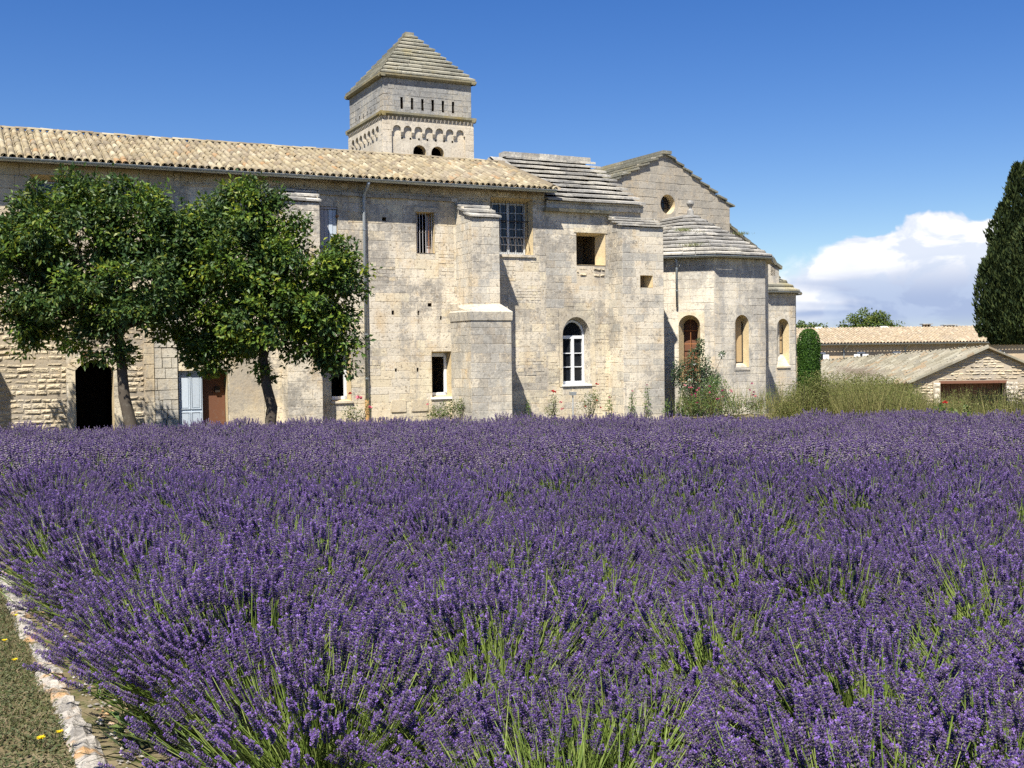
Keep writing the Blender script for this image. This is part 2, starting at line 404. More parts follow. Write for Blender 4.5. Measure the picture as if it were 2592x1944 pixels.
class MB:
    def __init__(s):
        s.v = []; s.f = []; s.m = []
    def face(s, pts, mi=0):
        i = len(s.v)
        s.v += [tuple(p) for p in pts]
        s.f.append(tuple(range(i, i + len(pts))))
        s.m.append(mi)
    def hexa(s, a, mi=0):
        """8 corners: 0-3 bottom ring ccw seen from above, 4-7 top ring"""
        i = len(s.v)
        s.v += [tuple(p) for p in a]
        for q in ((3, 2, 1, 0), (4, 5, 6, 7), (0, 1, 5, 4), (1, 2, 6, 5), (2, 3, 7, 6), (3, 0, 4, 7)):
            s.f.append(tuple(i + k for k in q)); s.m.append(mi)
    def box(s, x0, x1, y0, y1, z0, z1, mi=0, F=None):
        p = [(x0, y0, z0), (x1, y0, z0), (x1, y1, z0), (x0, y1, z0), (x0, y0, z1), (x1, y0, z1), (x1, y1, z1), (x0, y1, z1)]
        if F is not None:
            p = [F @ Vector(q) for q in p]
        s.hexa(p, mi)
    def prism(s, poly, d0, d1, place, mi=0):
        """poly list of 2d pts (ccw), extruded d0..d1; place(a,b,d)->3d"""
        n = len(poly); i = len(s.v)
        s.v += [tuple(place(a, b, d0)) for a, b in poly] + [tuple(place(a, b, d1)) for a, b in poly]
        s.f.append(tuple(range(i, i + n))); s.m.append(mi)
        s.f.append(tuple(range(i + 2 * n - 1, i + n - 1, -1))); s.m.append(mi)
        for k in range(n):
            j = (k + 1) % n
            s.f.append((i + k, i + n + k, i + n + j, i + j)); s.m.append(mi)
    def tube(s, pts, r, n=8, mi=0, cap=True):
        pts = [Vector(p) for p in pts]
        rs = r if isinstance(r, (list, tuple)) else [r] * len(pts)
        rings = []
        ref = Vector((0.13, 0.31, 0.94))
        for k, p in enumerate(pts):
            d = (pts[min(k + 1, len(pts) - 1)] - pts[max(k - 1, 0)]).normalized()
            a = d.cross(ref)
            if a.length < 1e-3:
                a = d.cross(Vector((1, 0, 0)))
            a.normalize(); b = d.cross(a)
            i = len(s.v)
            for j in range(n):
                t = 2 * math.pi * j / n
                s.v.append(tuple(p + (a * math.cos(t) + b * math.sin(t)) * rs[k]))
            rings.append(i)
        for k in range(len(rings) - 1):
            for j in range(n):
                q = (j + 1) % n
                s.f.append((rings[k] + j, rings[k] + q, rings[k + 1] + q, rings[k + 1] + j)); s.m.append(mi)
        if cap:
            s.f.append(tuple(rings[0] + j for j in reversed(range(n)))); s.m.append(mi)
            s.f.append(tuple(rings[-1] + j for j in range(n))); s.m.append(mi)
    def build(s, name, mat, parent=None, kind=None, smooth=False, label=None):
        me = bpy.data.meshes.new(name)
        me.from_pydata(s.v, [], s.f)
        for m in (mat if isinstance(mat, (list, tuple)) else [mat]):
            me.materials.append(MATS[m])
        me.polygons.foreach_set("material_index", s.m)
        if smooth:
            me.polygons.foreach_set("use_smooth", [True] * len(s.f))
        me.update()
        return link(name, me, None, parent, kind, label)

def frame(u, w, rotz=0.0):
    """frame inside a thing: x along the wall, -y outwards (w), z up"""
    return Matrix.Translation((u, -w, 0)) @ Matrix.Rotation(rotz, 4, 'Z')

# unit blocks: x 0..1 along, -y 0..1 outwards, z 0..1 up, chamfered and slightly irregular front
def unit_block(seed, rough, bev=0.06):
    r = random.Random(seed)
    j = lambda a: r.uniform(-a, a)
    v = []
    for y in (0.0, 0.86 if bev < 0.1 else 0.62):
        for (x, z) in ((0, 0), (1, 0), (1, 1), (0, 1)):
            v.append((x + (j(rough * 0.35) if y else 0), -y, z + (j(rough * 0.6) if y else 0)))
    for (x, z) in ((bev, bev * 1.7), (1 - bev, bev * 1.7), (1 - bev, 1 - bev * 1.7), (bev, 1 - bev * 1.7)):
        v.append((x + j(rough), -1.0 + j(rough * 2), z + j(rough * 1.5)))
    v.append((0.5 + j(0.15), -1.0 - r.uniform(-0.05, rough * 3), 0.5 + j(0.15)))
    f = []
    for k in range(4):
        q = (k + 1) % 4
        f.append((k, q, 4 + q, 4 + k))
        f.append((4 + k, 4 + q, 8 + q, 8 + k))
    tri = [(8 + k, 8 + (k + 1) % 4, 12) for k in range(4)]
    return np.array(v, float), f, tri
BLOCKS = {}
for kind_, rough_, bev_ in (("ashlar", 0.008, 0.014), ("rubble", 0.07, 0.16)):
    BLOCKS[kind_] = [unit_block(100 + i, rough_, bev_) for i in range(5)]
BLOCK_ME = {}
def block_mesh(kind_, i, mat):
    k = (kind_, i, mat)
    if k not in BLOCK_ME:
        v, f, tri = BLOCKS[kind_][i]
        me = bpy.data.meshes.new("stone_block")
        me.from_pydata(v.tolist(), [], f + tri)
        me.materials.append(MATS[mat])
        me.update()
        BLOCK_ME[k] = me
    return BLOCK_ME[k]

class Masonry:
    """collects the stones of one thing; the ones that show largest become objects, the rest one part"""
    def __init__(s, root):
        s.root = root; s.st = []
    def stone(s, F, u0, u1, z0, z1, w0, dep, mat, kind_, parent, score):
        tilt = rng.uniform(-1, 1) * (0.006 if kind_ == "ashlar" else 0.05)
        M = F @ Matrix.Translation((u0, -w0, z0)) @ Matrix.Rotation(tilt, 4, 'Y') @ Matrix.Diagonal((u1 - u0, dep, z1 - z0, 1))
        s.st.append((M, kind_, int(rng.integers(0, 5)), mat, parent, score))
    def wall(s, F, u0, u1, z0, z1, parent, mat="limestone", holes=(), course=(0.22, 0.31), length=(0.28, 0.70), joint=0.005, proud=(0.003, 0.009),
             kind_="ashlar", umin=None, umax=None, score=1.0, altmat=None, alt_p=0.0, sfun=None):
        z = z0
        while z < z1 - 0.03:
            h = random.uniform(*course)
            if z + h > z1 - 0.09:
                h = z1 - z
            a = umin(z + h * 0.5) if umin else u0
            b = umax(z + h * 0.5) if umax else u1
            u = a - random.uniform(0, length[0])
            while u < b:
                l = random.uniform(*length)
                if b - (u + l) < length[0] * 0.5:
                    l = b - u
                r0 = [max(u, a) + joint / 2, u + l - joint / 2, z + joint / 2, z + h - joint / 2]
                u += l
                if kind_ == "rubble":
                    r0[2] += random.uniform(0, 0.02); r0[3] -= random.uniform(0, 0.02)
                else:
                    q_ = 0.009
                    r0 = [r0[0] + q_ * random.random() ** 3, r0[1] - q_ * random.random() ** 3, r0[2] + q_ * random.random() ** 3, r0[3] - q_ * random.random() ** 3]
                rects = [r0]
                for (ha, hb, hc, hd) in holes:
                    nr = []
                    for (p, q, c, d) in rects:
                        if q <= ha or p >= hb or d <= hc or c >= hd:
                            nr.append((p, q, c, d)); continue
                        if p < ha: nr.append((p, ha, c, d))
                        if q > hb: nr.append((hb, q, c, d))
                        if c < hc: nr.append((max(p, ha), min(q, hb), c, hc))
                        if d > hd: nr.append((max(p, ha), min(q, hb), hd, d))
                    rects = nr
                for (p, q, c, d) in rects:
                    if q - p < 0.05 or d - c < 0.05:
                        continue
                    m = mat
                    if altmat and random.random() < alt_p:
                        m = altmat
                    sc = (q - p) * (d - c) * score
                    if sfun:
                        sc *= sfun((p + q) / 2, (c + d) / 2)
                    s.stone(F, p, q, c, d, -0.03, 0.03 + random.uniform(*proud), m, kind_, parent, sc)
            z += h
    def flush(s, limit=300, name="stone", rest="small_stones"):
        s.st.sort(key=lambda a: -a[5])
        for (M, k, i, mat, parent, sc) in s.st[:limit]:
            o = bpy.data.objects.new(name, block_mesh(k, i, mat))
            col.objects.link(o)
            o.parent = parent
            o.matrix_parent_inverse = PINV.get(parent.name, Matrix.Identity(4))
            o.matrix_basis = M
        rest_l = s.st[limit:]
        if rest_l:
            mats = sorted({a[3] for a in rest_l})
            V, Q, T, mi = [], [], [], []
            base = 0
            mq, mt = [], []
            for (M, k, i, mat, parent, sc) in rest_l:
                v, f, tri = BLOCKS[k][i]
                A = np.array(M)
                V.append(v @ A[:3, :3].T + A[:3, 3])
                Q.append(np.array(f) + base); T.append(np.array(tri) + base)
                mq += [mats.index(mat)] * len(f); mt += [mats.index(mat)] * len(tri)
                base += len(v)
            me = np_mesh(rest, np.concatenate(V), [np.concatenate(Q), np.concatenate(T)], mats, mq + mt)
            link(rest, me, None, s.root, "stuff")

def backing(F, u0, u1, z0, z1, holes, name, mat, parent, poly=None):
    """mortar sheet behind the stones with the openings left out; poly = (umin(z), umax(z)) for gables"""
    us = sorted({u0, u1} | {x for h in holes for x in h[:2] if u0 < x < u1})
    zs = sorted({z0, z1} | {x for h in holes for x in h[2:] if z0 < x < z1})
    b = MB()
    for i in range(len(us) - 1):
        for j in range(len(zs) - 1):
            cu, cz = (us[i] + us[i + 1]) / 2, (zs[j] + zs[j + 1]) / 2
            if any(h[0] < cu < h[1] and h[2] < cz < h[3] for h in holes):
                continue
            b.face([F @ Vector((us[i], 0, zs[j])), F @ Vector((us[i + 1], 0, zs[j])), F @ Vector((us[i + 1], 0, zs[j + 1])), F @ Vector((us[i], 0, zs[j + 1]))])
    if poly:
        b.face([F @ Vector((p[0], 0, p[1])) for p in poly])
    return b.build(name, mat, parent)

def reveal(F, o, i, d, name, mat, parent, proud=0.02):
    """splayed reveal from outer rect o to inner rect i at depth d"""
    b = MB()
    O = [(o[0], -proud, o[2]), (o[1], -proud, o[2]), (o[1], -proud, o[3]), (o[0], -proud, o[3])]
    I = [(i[0], d, i[2]), (i[1], d, i[2]), (i[1], d, i[3]), (i[0], d, i[3])]
    for k in range(4):
        q = (k + 1) % 4
        b.face([F @ Vector(O[q]), F @ Vector(O[k]), F @ Vector(I[k]), F @ Vector(I[q])])
    return b.build(name, mat, parent)

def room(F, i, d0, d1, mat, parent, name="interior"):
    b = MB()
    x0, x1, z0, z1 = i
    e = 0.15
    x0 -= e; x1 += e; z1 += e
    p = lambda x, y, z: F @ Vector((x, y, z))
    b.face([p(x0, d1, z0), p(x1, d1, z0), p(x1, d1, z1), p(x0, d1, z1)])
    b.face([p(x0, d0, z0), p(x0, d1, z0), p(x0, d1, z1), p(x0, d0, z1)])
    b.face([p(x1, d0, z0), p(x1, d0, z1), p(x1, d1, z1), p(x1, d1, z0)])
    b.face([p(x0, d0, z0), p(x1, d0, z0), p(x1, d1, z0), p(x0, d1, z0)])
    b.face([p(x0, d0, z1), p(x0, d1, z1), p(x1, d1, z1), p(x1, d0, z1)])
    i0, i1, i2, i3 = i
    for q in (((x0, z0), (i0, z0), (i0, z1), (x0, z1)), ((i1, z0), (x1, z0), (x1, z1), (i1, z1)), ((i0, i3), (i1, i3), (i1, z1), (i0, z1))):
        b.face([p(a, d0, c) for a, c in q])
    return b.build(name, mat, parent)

def arch_pts(uc, a, zs, n=10, kind_="round", rise=None):
    """outline from left spring over the crown to right spring"""
    out = []
    for k in range(n + 1):
        t = math.pi * (1 - k / n)
        if kind_ == "round":
            out.append((uc + a * math.cos(t), zs + (rise or a) * math.sin(t)))
        elif kind_ == "segment":
            out.append((uc + a * math.cos(t), zs + rise * (1 - (abs(math.cos(t))) ** 2.2)))
        else:
            x = -1 + 2 * k / n
            out.append((uc + a * x, zs + rise * (1 - abs(x) ** 1.7) ** 0.75))
    return out

def arch_panel(F, rect, uc, a, zs, zb, name, mat, parent, front=0.018, depth=0.3, kind_="round", rise=None, n=10, splay=0.0, inner_mat=None, floor=True):
    """rectangular panel with an arched opening cut in it, with the reveal of the opening"""
    x0, x1, z0, z1 = rect
    pts = [(uc - a, zb)] + arch_pts(uc, a, zs, n, kind_, rise) + [(uc + a, zb)]
    outer = []
    for (u, z) in pts:
        dx, dz = u - uc, z - zs
        if z <= zs + 1e-6:
            outer.append((x0 if u < uc else x1, max(z, z0)))
        else:
            c = []
            if dx < -1e-6: c.append((x0 - uc) / dx)
            if dx > 1e-6: c.append((x1 - uc) / dx)
            c.append((z1 - zs) / dz)
            t = min(c)
            outer.append((uc + dx * t, zs + dz * t))
    b = MB()
    p = lambda u, y, z: F @ Vector((u, y, z))
    for k in range(len(pts) - 1):
        A, B, C, D = pts[k], pts[k + 1], outer[k + 1], outer[k]
        b.face([p(B[0], -front, B[1]), p(A[0], -front, A[1]), p(D[0], -front, D[1]), p(C[0], -front, C[1])])
        if abs(C[0] - D[0]) > 1e-5 and abs(C[1] - D[1]) > 1e-5:
            cx = x0 if C[0] < uc else x1
            b.face([p(D[0], -front, D[1]), p(cx, -front, z1), p(C[0], -front, C[1])])
    if zb > z0:
        b.face([p(x0, -front, z0), p(x1, -front, z0), p(x1, -front, zb), p(x0, -front, zb)])
    sc = 1 - splay
    inn = [(uc + (u - uc) * sc, zs + (z - zs) * (sc if z > zs else 1.0)) for u, z in pts]
    for k in range(len(pts) - 1):
        A, B, C, D = pts[k], pts[k + 1], inn[k + 1], inn[k]
        b.face([p(A[0], -front, A[1]), p(B[0], -front, B[1]), p(C[0], depth, C[1]), p(D[0], depth, D[1])], 1)
    if floor:
        b.face([p(pts[0][0], -front, zb), p(inn[0][0], depth, zb), p(inn[-1][0], depth, zb), p(pts[-1][0], -front, zb)], 1)
    b.build(name, [mat, inner_mat or mat], parent)
    return inn

def arch_fill(F, inn, y, name, mat, parent):
    b = MB()
    b.face([F @ Vector((u, y, z)) for u, z in reversed(inn)])
    return b.build(name, mat, parent)

def slab(parent, a, b, a2, b2, th, mat, name="slab", lift=0.0, gap=0.027):
    """one roofing slab: lower front edge a-b, upper back edge a2-b2, thickness th"""
    m = MB()
    up = Vector((0, 0, th))
    l = Vector((0, 0, lift))
    a, b, a2, b2 = [Vector(q) + l for q in (a, b, a2, b2)]
    g = Vector((0, 0, gap)); a = a + g; b = b + g; up = Vector((0, 0, th * 0.85))
    m.hexa([a, b, b2, a2, a + up, b + up, b2 + up, a2 + up])
    return m.build(name, mat, parent)

def slab_course(parent, A, B, A2, B2, th, mat, n, jit=0.012, name="slab"):
    """a row of slabs between lower edge A-B and upper edge A2-B2"""
    A, B, A2, B2 = map(Vector, (A, B, A2, B2))
    cuts = [0.0] + sorted([min(0.98, max(0.02, (k + random.uniform(-0.25, 0.25)) / n)) for k in range(1, n)]) + [1.0]
    for k in range(n):
        t0, t1 = cuts[k] + 0.002, cuts[k + 1] - 0.002
        out = (A - A2).normalized() * random.uniform(-jit, jit * 1.6)
        slab(parent, A.lerp(B, t0) + out, A.lerp(B, t1) + out, A2.lerp(B2, t0), A2.lerp(B2, t1), th * random.uniform(0.85, 1.15), mat, name, random.uniform(-jit, jit) * 0.5)

# clay tile: half tube along +x (up-slope), open side down
def tile_arrays(r0=0.094, r1=0.074, ln=0.44, n=6, th=0.014):
    v = []
    for (x, rr) in ((0, r0), (ln, r1), (0, r0 - th), (ln, r1 - th)):
        for k in range(n + 1):
            t = math.radians(-85 + 170 * k / n)
            v.append((x, rr * math.sin(t), rr * math.cos(t) - 0.02))
    f = []
    m = n + 1
    for k in range(n):
        f.append((k, k + 1, m + k + 1, m + k))
        f.append((2 * m + k + 1, 2 * m + k, 3 * m + k, 3 * m + k + 1))
        f.append((k + 1, k, 2 * m + k, 2 * m + k + 1))
    return np.array(v), np.array(f)
TILE_V, TILE_F = tile_arrays()
def tile_roof(root, roof, P0, U, S, nu, ns, du, ds, mat, limit, cut=None, score=None, name="tile", rest="small_tiles"):
    """P0 eave start, U unit along eave, S unit up slope (all in the thing's frame)"""
    U, S = Vector(U).normalized(), Vector(S).normalized()
    Nn = U.cross(S).normalized()
    B = Matrix((S, U * -1.0, Nn)).transposed().to_4x4()   # x up slope
    if B.determinant() < 0:
        B = Matrix((S, U, Nn)).transposed().to_4x4()
    me = np_mesh("clay_tile", TILE_V, TILE_F, [mat], smooth=True)
    items = []
    for i in range(nu):
        wob = random.uniform(-0.012, 0.012)
        for j in range(ns):
            if cut and not cut(i * du, j * ds):
                continue
            p = Vector(P0) + U * (i * du + wob + random.uniform(-0.008, 0.008)) + S * (j * ds + random.uniform(-0.02, 0.02)) + Nn * (0.03 + 0.012 * random.random())
            M = Matrix.Translation(p) @ B @ Matrix.Rotation(random.gauss(0, 0.025), 4, 'Z') @ Matrix.Rotation(-0.035 + random.gauss(0, 0.012), 4, 'Y') @ Matrix.Diagonal((1, random.uniform(0.93, 1.07), random.uniform(0.92, 1.1), 1))
            items.append((M, (score(i * du, j * ds) if score else -i)))
    items.sort(key=lambda a: -a[1])
    for M, s in items[:limit]:
        o = bpy.data.objects.new(name, me)
        col.objects.link(o)
        o.parent = roof
        o.matrix_basis = M
    V, Fc = [], []
    for k, (M, s) in enumerate(items[limit:]):
        A = np.array(M)
        V.append(TILE_V @ A[:3, :3].T + A[:3, 3]); Fc.append(TILE_F + k * len(TILE_V))
    if V:
        o = link(rest, np_mesh(rest, np.concatenate(V), np.concatenate(Fc), [mat], smooth=True), None, roof, "stuff")
    # channel tiles between the covers
    n = 5
    V, Fc = [], []
    pv = []
    for (x, rr) in ((0, 0.085), (0.44, 0.10)):
        for k in range(n + 1):
            t = math.radians(-75 + 150 * k / n)
            pv.append((x, rr * math.sin(t), -rr * math.cos(t) + 0.095))
    pv = np.array(pv)
    pf = np.array([(k, k + 1, n + 2 + k, n + 1 + k) for k in range(n)])
    q = 0
    for i in range(nu):
        for j in range(ns):
            if cut and not cut(i * du, j * ds):
                continue
            M = Matrix.Translation(Vector(P0) + U * ((i + 0.5) * du) + S * (j * ds - 0.02)) @ B @ Matrix.Rotation(-0.03, 4, 'Y')
            A = np.array(M)
            V.append(pv @ A[:3, :3].T + A[:3, 3]); Fc.append(pf + q * len(pv)); q += 1
    link("channel_tiles", np_mesh("channel_tiles", np.concatenate(V), np.concatenate(Fc), [mat], smooth=True), None, roof, "stuff")

def gutter(parent, a, b, r=0.075, out=(0, -1, 0), mat="zinc"):
    a, b = Vector(a), Vector(b)
    o = Vector(out)
    m = MB()
    n = 8
    prof = [(math.cos(math.pi * k / n), -math.sin(math.pi * k / n)) for k in range(n + 1)]
    for k in range(n):
        (c0, s0), (c1, s1) = prof[k], prof[k + 1]
        m.face([a + o * (r * c0) + Vector((0, 0, r * s0)), b + o * (r * c0) + Vector((0, 0, r * s0)), b + o * (r * c1) + Vector((0, 0, r * s1)), a + o * (r * c1) + Vector((0, 0, r * s1))])
    for e in (a, b):
        m.face([e + o * (r * c) + Vector((0, 0, r * s)) for c, s in prof])
    g = m.build("gutter", mat, parent, smooth=False)
    bd = MB()
    bd.tube([a + o * (r + 0.004), b + o * (r + 0.004)], 0.012, 6)
    bd.build("bead", mat, g)
    return g

def ground_z(x, y):
    """gentle fall towards the buildings, further fall to the right behind the field"""
    y0 = np.clip((np.asarray(y, float) - 3.0) / 28.0, 0, 1)
    z = -0.75 * (y0 * y0 * (3 - 2 * y0) * 0.55 + y0 * 0.45)
    a = np.clip((np.asarray(x, float) - 9.0) / 9.0, 0, 1) * np.clip((np.asarray(y, float) - 30.0) / 14.0, 0, 1)
    return z - 1.55 * a * a * (3 - 2 * a) * 1.0
# ------------------------------------------------------------------ the setting: ground, kerb
def sheet(name, x0, x1, y0, y1, nx, ny, mat, zfun, kind="structure", lift=0.0):
    xs, ys = np.linspace(x0, x1, nx), np.linspace(y0, y1, ny)
    X, Y = np.meshgrid(xs, ys)
    Z = zfun(X, Y) + lift
    V = np.stack([X, Y, Z], -1).reshape(-1, 3)
    i = np.arange(nx * ny).reshape(ny, nx)
    Fq = np.stack([i[:-1, :-1], i[:-1, 1:], i[1:, 1:], i[1:, :-1]], -1).reshape(-1, 4)
    return link(name, np_mesh(name, V, Fq, [mat], smooth=True), None, None, kind)

gx = np.concatenate([[-1500, -400, -120], np.linspace(-60, 70, 131), [150, 420, 1500]])
gy = np.concatenate([[-300, -60], np.linspace(-12, 78, 91), [110, 200, 500, 1800]])
X, Y = np.meshgrid(gx, gy)
V = np.stack([X, Y, ground_z(X, Y)], -1).reshape(-1, 3)
i_ = np.arange(V.shape[0]).reshape(len(gy), len(gx))
Fq = np.stack([i_[:-1, :-1], i_[:-1, 1:], i_[1:, 1:], i_[1:, :-1]], -1).reshape(-1, 4)
link("ground", np_mesh("ground", V, Fq, ["meadow_ground"], smooth=True), None, None, "structure")

# kerb: a line of old limestone edging between grass and lavender bed
KA, KB = Vector((-0.12, 1.50, 0)), Vector((-6.05, 12.60, 0))
KD = (KB - KA).normalized()
KN = Vector((KD.y, -KD.x, 0))             # towards the lavender
def kerb_side(x, y):
    return (x - KA.x) * KN.x + (y - KA.y) * KN.y
kb = MB()
kb.prism([(-0.14, -0.30), (0.14, -0.30), (0.14, -0.03), (-0.14, -0.03)], 0.0, (KB - KA).length, lambda a, b, d: KA + KD * d + KN * a + Vector((0, 0, b + float(ground_z(0, (KA + KD * d).y)))))
kerb = kb.build("kerb", "soil", None, "structure")
t_ = 0.0
while t_ < (KB - KA).length - 0.3:
    ln = random.uniform(0.45, 0.95)
    m = MB()
    wdt = random.uniform(0.070, 0.095)
    nseg, ncr = 7, 7
    rings = []
    zz = random.uniform(0.005, 0.03)
    ph = random.uniform(0, 9)
    for a in range(nseg + 1):
        s = t_ + 0.012 + (ln - 0.024) * a / nseg
        e = 1.0 - 0.10 * (abs(a / nseg - 0.5) * 2) ** 6
        ring = []
        for c in range(ncr + 1):
            th = math.pi * c / ncr
            off = -math.cos(th) * wdt * e * (1 + 0.10 * math.sin(3.1 * a + ph + c)) + 0.012 * math.sin(ph)
            h = (math.sin(th) ** 0.45) * (0.075 + zz) * e + 0.010 * math.sin(2.3 * a + 1.7 * c + ph) - 0.07
            p = KA + KD * s + KN * off
            ring.append((p.x, p.y, float(ground_z(p.x, p.y)) + h))
        rings.append(ring)
    for a in range(nseg):
        for c in range(ncr):
            m.face([rings[a][c], rings[a + 1][c], rings[a + 1][c + 1], rings[a][c + 1]])
    m.face(rings[0]); m.face(list(reversed(rings[-1])))
    m.build("stone", "kerb_stone", kerb)
    t_ += ln

# ------------------------------------------------------------------ monastery wing (frame: x along facade, -y outwards)
TH = R(26.0)
FO = (-4.63996, 35.5, 0.0)
def fac(u, z, w=0.0):
    return Vector((FO[0] + u * math.cos(TH) + w * math.sin(TH), FO[1] + u * math.sin(TH) - w * math.cos(TH), z))
GZ = -0.75
I4 = Matrix.Identity(4)

wing = thing("monastery_wing", "long cream limestone wing with clay tile roof behind the two broadleaf trees", "building", FO, TH, zb=GZ)
mas = Masonry(wing)
doorH = (-8.86, -7.35, -1.0, 1.88)
holes = [doorH, (-5.79, -4.35, -1.0, 1.27), (-1.13, -0.49, 0.22, 1.80), (2.25, 2.95, 0.25, 1.75), (1.78, 2.42, 4.95, 6.27), (4.45, 6.02, 4.98, 6.88),
         (-1.40, -0.84, 5.0, 6.31), (-9.68, -8.45, 5.1, 6.82)]
putlogs = [(0.63, 0.76, 5.93, 6.05), (2.15, 2.28, 3.22, 3.33), (0.90, 0.98, 2.95, 3.08), (1.79, 1.85, 2.94, 3.08), (2.57, 2.63, 2.79, 2.90), (0.98, 1.04, 1.12, 1.22), (1.73, 1.79, 1.10, 1.23)]
allh = holes + putlogs
wallL = backing(I4, -16.0, -5.80, -1.0, 7.12, holes, "wall", "rubble_mortar", wing)
wallM = backing(frame(0, 0.001), -5.80, 6.50, -1.0, 7.12, allh, "wall", "mortar", wing)
vis_l = lambda u, z: 1.0 if z < 1.9 and u > -11 else 0.02
vis_m = lambda u, z: (1.0 if u > -0.9 else (0.9 if z < 1.0 else 0.03)) * (0.3 if 3.2 < u < 4.2 else 1.0)
mas.wall(I4, -16, -6.75, -1.0, 4.4, wallL, "rubble", holes, (0.08, 0.19), (0.12, 0.46), 0.022, (0.006, 0.030), "rubble", sfun=vis_l)
mas.wall(I4, -16, -6.75, 4.4, 7.12, wallL, "plaster", holes, (0.25, 0.4), (0.5, 1.1), 0.012, (0.005, 0.02), sfun=vis_l)
mas.wall(I4, -6.75, -6.46, -1.0, 4.4, wallL, "limestone_warm", holes, (0.30, 0.42), (0.27, 0.3), 0.012, (0.03, 0.05), sfun=vis_l)
mas.wall(I4, -6.46, -5.80, -1.0, 4.4, wallL, "limestone_grey", holes, (0.26, 0.34), (0.25, 0.5), 0.012, (0.05, 0.07), sfun=vis_l)
mas.wall(I4, -6.75, -5.80, 4.4, 7.12, wallL, "plaster", holes, (0.25, 0.4), (0.4, 0.7), 0.012, (0.005, 0.02), sfun=vis_l)
patches = [(0.15, 1.05, 4.02, 4.62), (5.35, 6.30, 3.45, 3.95), (2.55, 3.10, 4.25, 5.05), (4.75, 5.35, 4.10, 4.75), (5.15, 6.4, 0.9, 1.7), (-0.35, 0.5, 1.0, 1.5)]
for (a, b, c, d) in patches:
    mas.wall(I4, a, b, c, d, wallM, "limestone", allh, (0.08, 0.16), (0.14, 0.38), 0.010, (0.003, 0.016), "ashlar", altmat="limestone_warm", alt_p=0.3)
allh = allh + patches
mas.wall(I4, -5.80, 6.50, 4.42, 6.68, wallM, "limestone", allh, (0.24, 0.34), (0.25, 0.62), 0.007, (0.003, 0.012), altmat="limestone_warm", alt_p=0.22, sfun=vis_m)
mas.wall(I4, -5.80, 6.50, 6.68, 7.12, wallM, "rubble", allh, (0.14, 0.24), (0.16, 0.5), 0.025, (0.01, 0.045), "rubble", sfun=vis_m)
mas.wall(I4, -5.80, 6.50, 1.62, 4.42, wallM, "limestone", allh, (0.22, 0.28), (0.28, 0.75), 0.005, (0.003, 0.008), altmat="limestone_warm", alt_p=0.15, sfun=vis_m)
mas.wall(I4, -5.80, 6.50, -1.0, 1.62, wallM, "limestone_warm", allh, (0.20, 0.30), (0.3, 0.8), 0.005, (0.003, 0.009), altmat="limestone", alt_p=0.45, sfun=vis_m)
for (a, b, c, d) in putlogs:
    m = MB()
    for q in (((a, c), (b, c)), ((b, c), (b, d)), ((b, d), (a, d)), ((a, d), (a, c))):
        m.face([(q[1][0], -0.01, q[1][1]), (q[0][0], -0.01, q[0][1]), (q[0][0], 0.3, q[0][1]), (q[1][0], 0.3, q[1][1])])
    m.face([(a, 0.3, c), (b, 0.3, c), (b, 0.3, d), (a, 0.3, d)])
    m.build("putlog_hole", "interior_stone", wing)
# end and back walls
m = MB()
m.face([(-16, 8.0, -1), (-16, 0, -1), (-16, 0, 7.12), (-16, 8.0, 7.12)])
m.face([(6.5, 0, -1), (6.5, 7.9, -1), (6.5, 7.9, 7.12), (6.5, 3.7, 8.8), (6.5, 0, 7.12)])
m.face([(6.5, 8.0, -1), (-16, 8.0, -1), (-16, 8.0, 7.12), (6.5, 8.0, 7.12)])
m.build("rear_wall", "plaster", wing)

# stone ledge under the eaves
u = -1.49
while u < 3.15:
    l = min(random.uniform(0.42, 0.95), 3.2 - u)
    m = MB()
    d, zt = random.uniform(0.10, 0.14), 6.80 - 0.02 * (u + 1.5) / 4.7 + random.uniform(-0.012, 0.012)
    m.hexa([(u + .006, -d + .02, zt - .13), (u + l - .006, -d + .02, zt - .13), (u + l - .006, 0.02, zt - .13), (u + .006, 0.02, zt - .13),
            (u + .006, -d, zt - .03), (u + l - .006, -d, zt - .03), (u + l - .006, 0.02, zt), (u + .006, 0.02, zt)])
    m.build("ledge_stone", "slab_stone", wing)
    u += l

def buttress(root, mas, name, u0, u1, w, zf, zw, zlow=-1.0, mat="limestone", low=None, capmat="slab_stone", score=1.0, w0=0.0, altmat=None, alt_p=0.0, holes=()):
    m = MB()
    ci = 0.45 if holes else 0.0
    m.prism([(w0 - 0.05, zlow), (w - ci, zlow), (w - ci, zf + (zw - zf) * ci / (w - w0)), (w0 - 0.05, zw)], u0 + 0.002, u1 - 0.002, lambda a, b, d: (d, -a, b))
    core = m.build(name, "mortar", root)
    if holes:
        backing(frame(0, w), u0, u1, zlow, zf, holes, "facing", "mortar", root)
        for s_ in (0, 1):
            q = MB(); x = u1 if s_ else u0
            q.face([(x, -(w - ci), zlow), (x, -w, zlow), (x, -w, zf), (x, -(w - ci), zf + (zw - zf) * ci / (w - w0))]); q.build("facing", "mortar", root)
    kw = dict(altmat=altmat, alt_p=alt_p)
    mas.wall(frame(0, w), u0, u1, zlow, zf, core, mat, holes, score=score, **kw)
    top = lambda z: (w - w0) if z < zf else (w - w0) * max(0.0, (zw - z) / (zw - zf + 1e-6))
    mas.wall(frame(u0, w0, -math.pi / 2), 0, w - w0, zlow, zw, core, mat, umax=top, length=(0.25, 0.5), score=score * 0.6, **kw)
    tm = lambda z: 0.0 if z < zf else (w - w0) - top(z)
    mas.wall(frame(u1, w, math.pi / 2), 0, w - w0, zlow, zw, core, mat, umin=tm, length=(0.25, 0.5), score=score * 0.2, **kw)
    return core

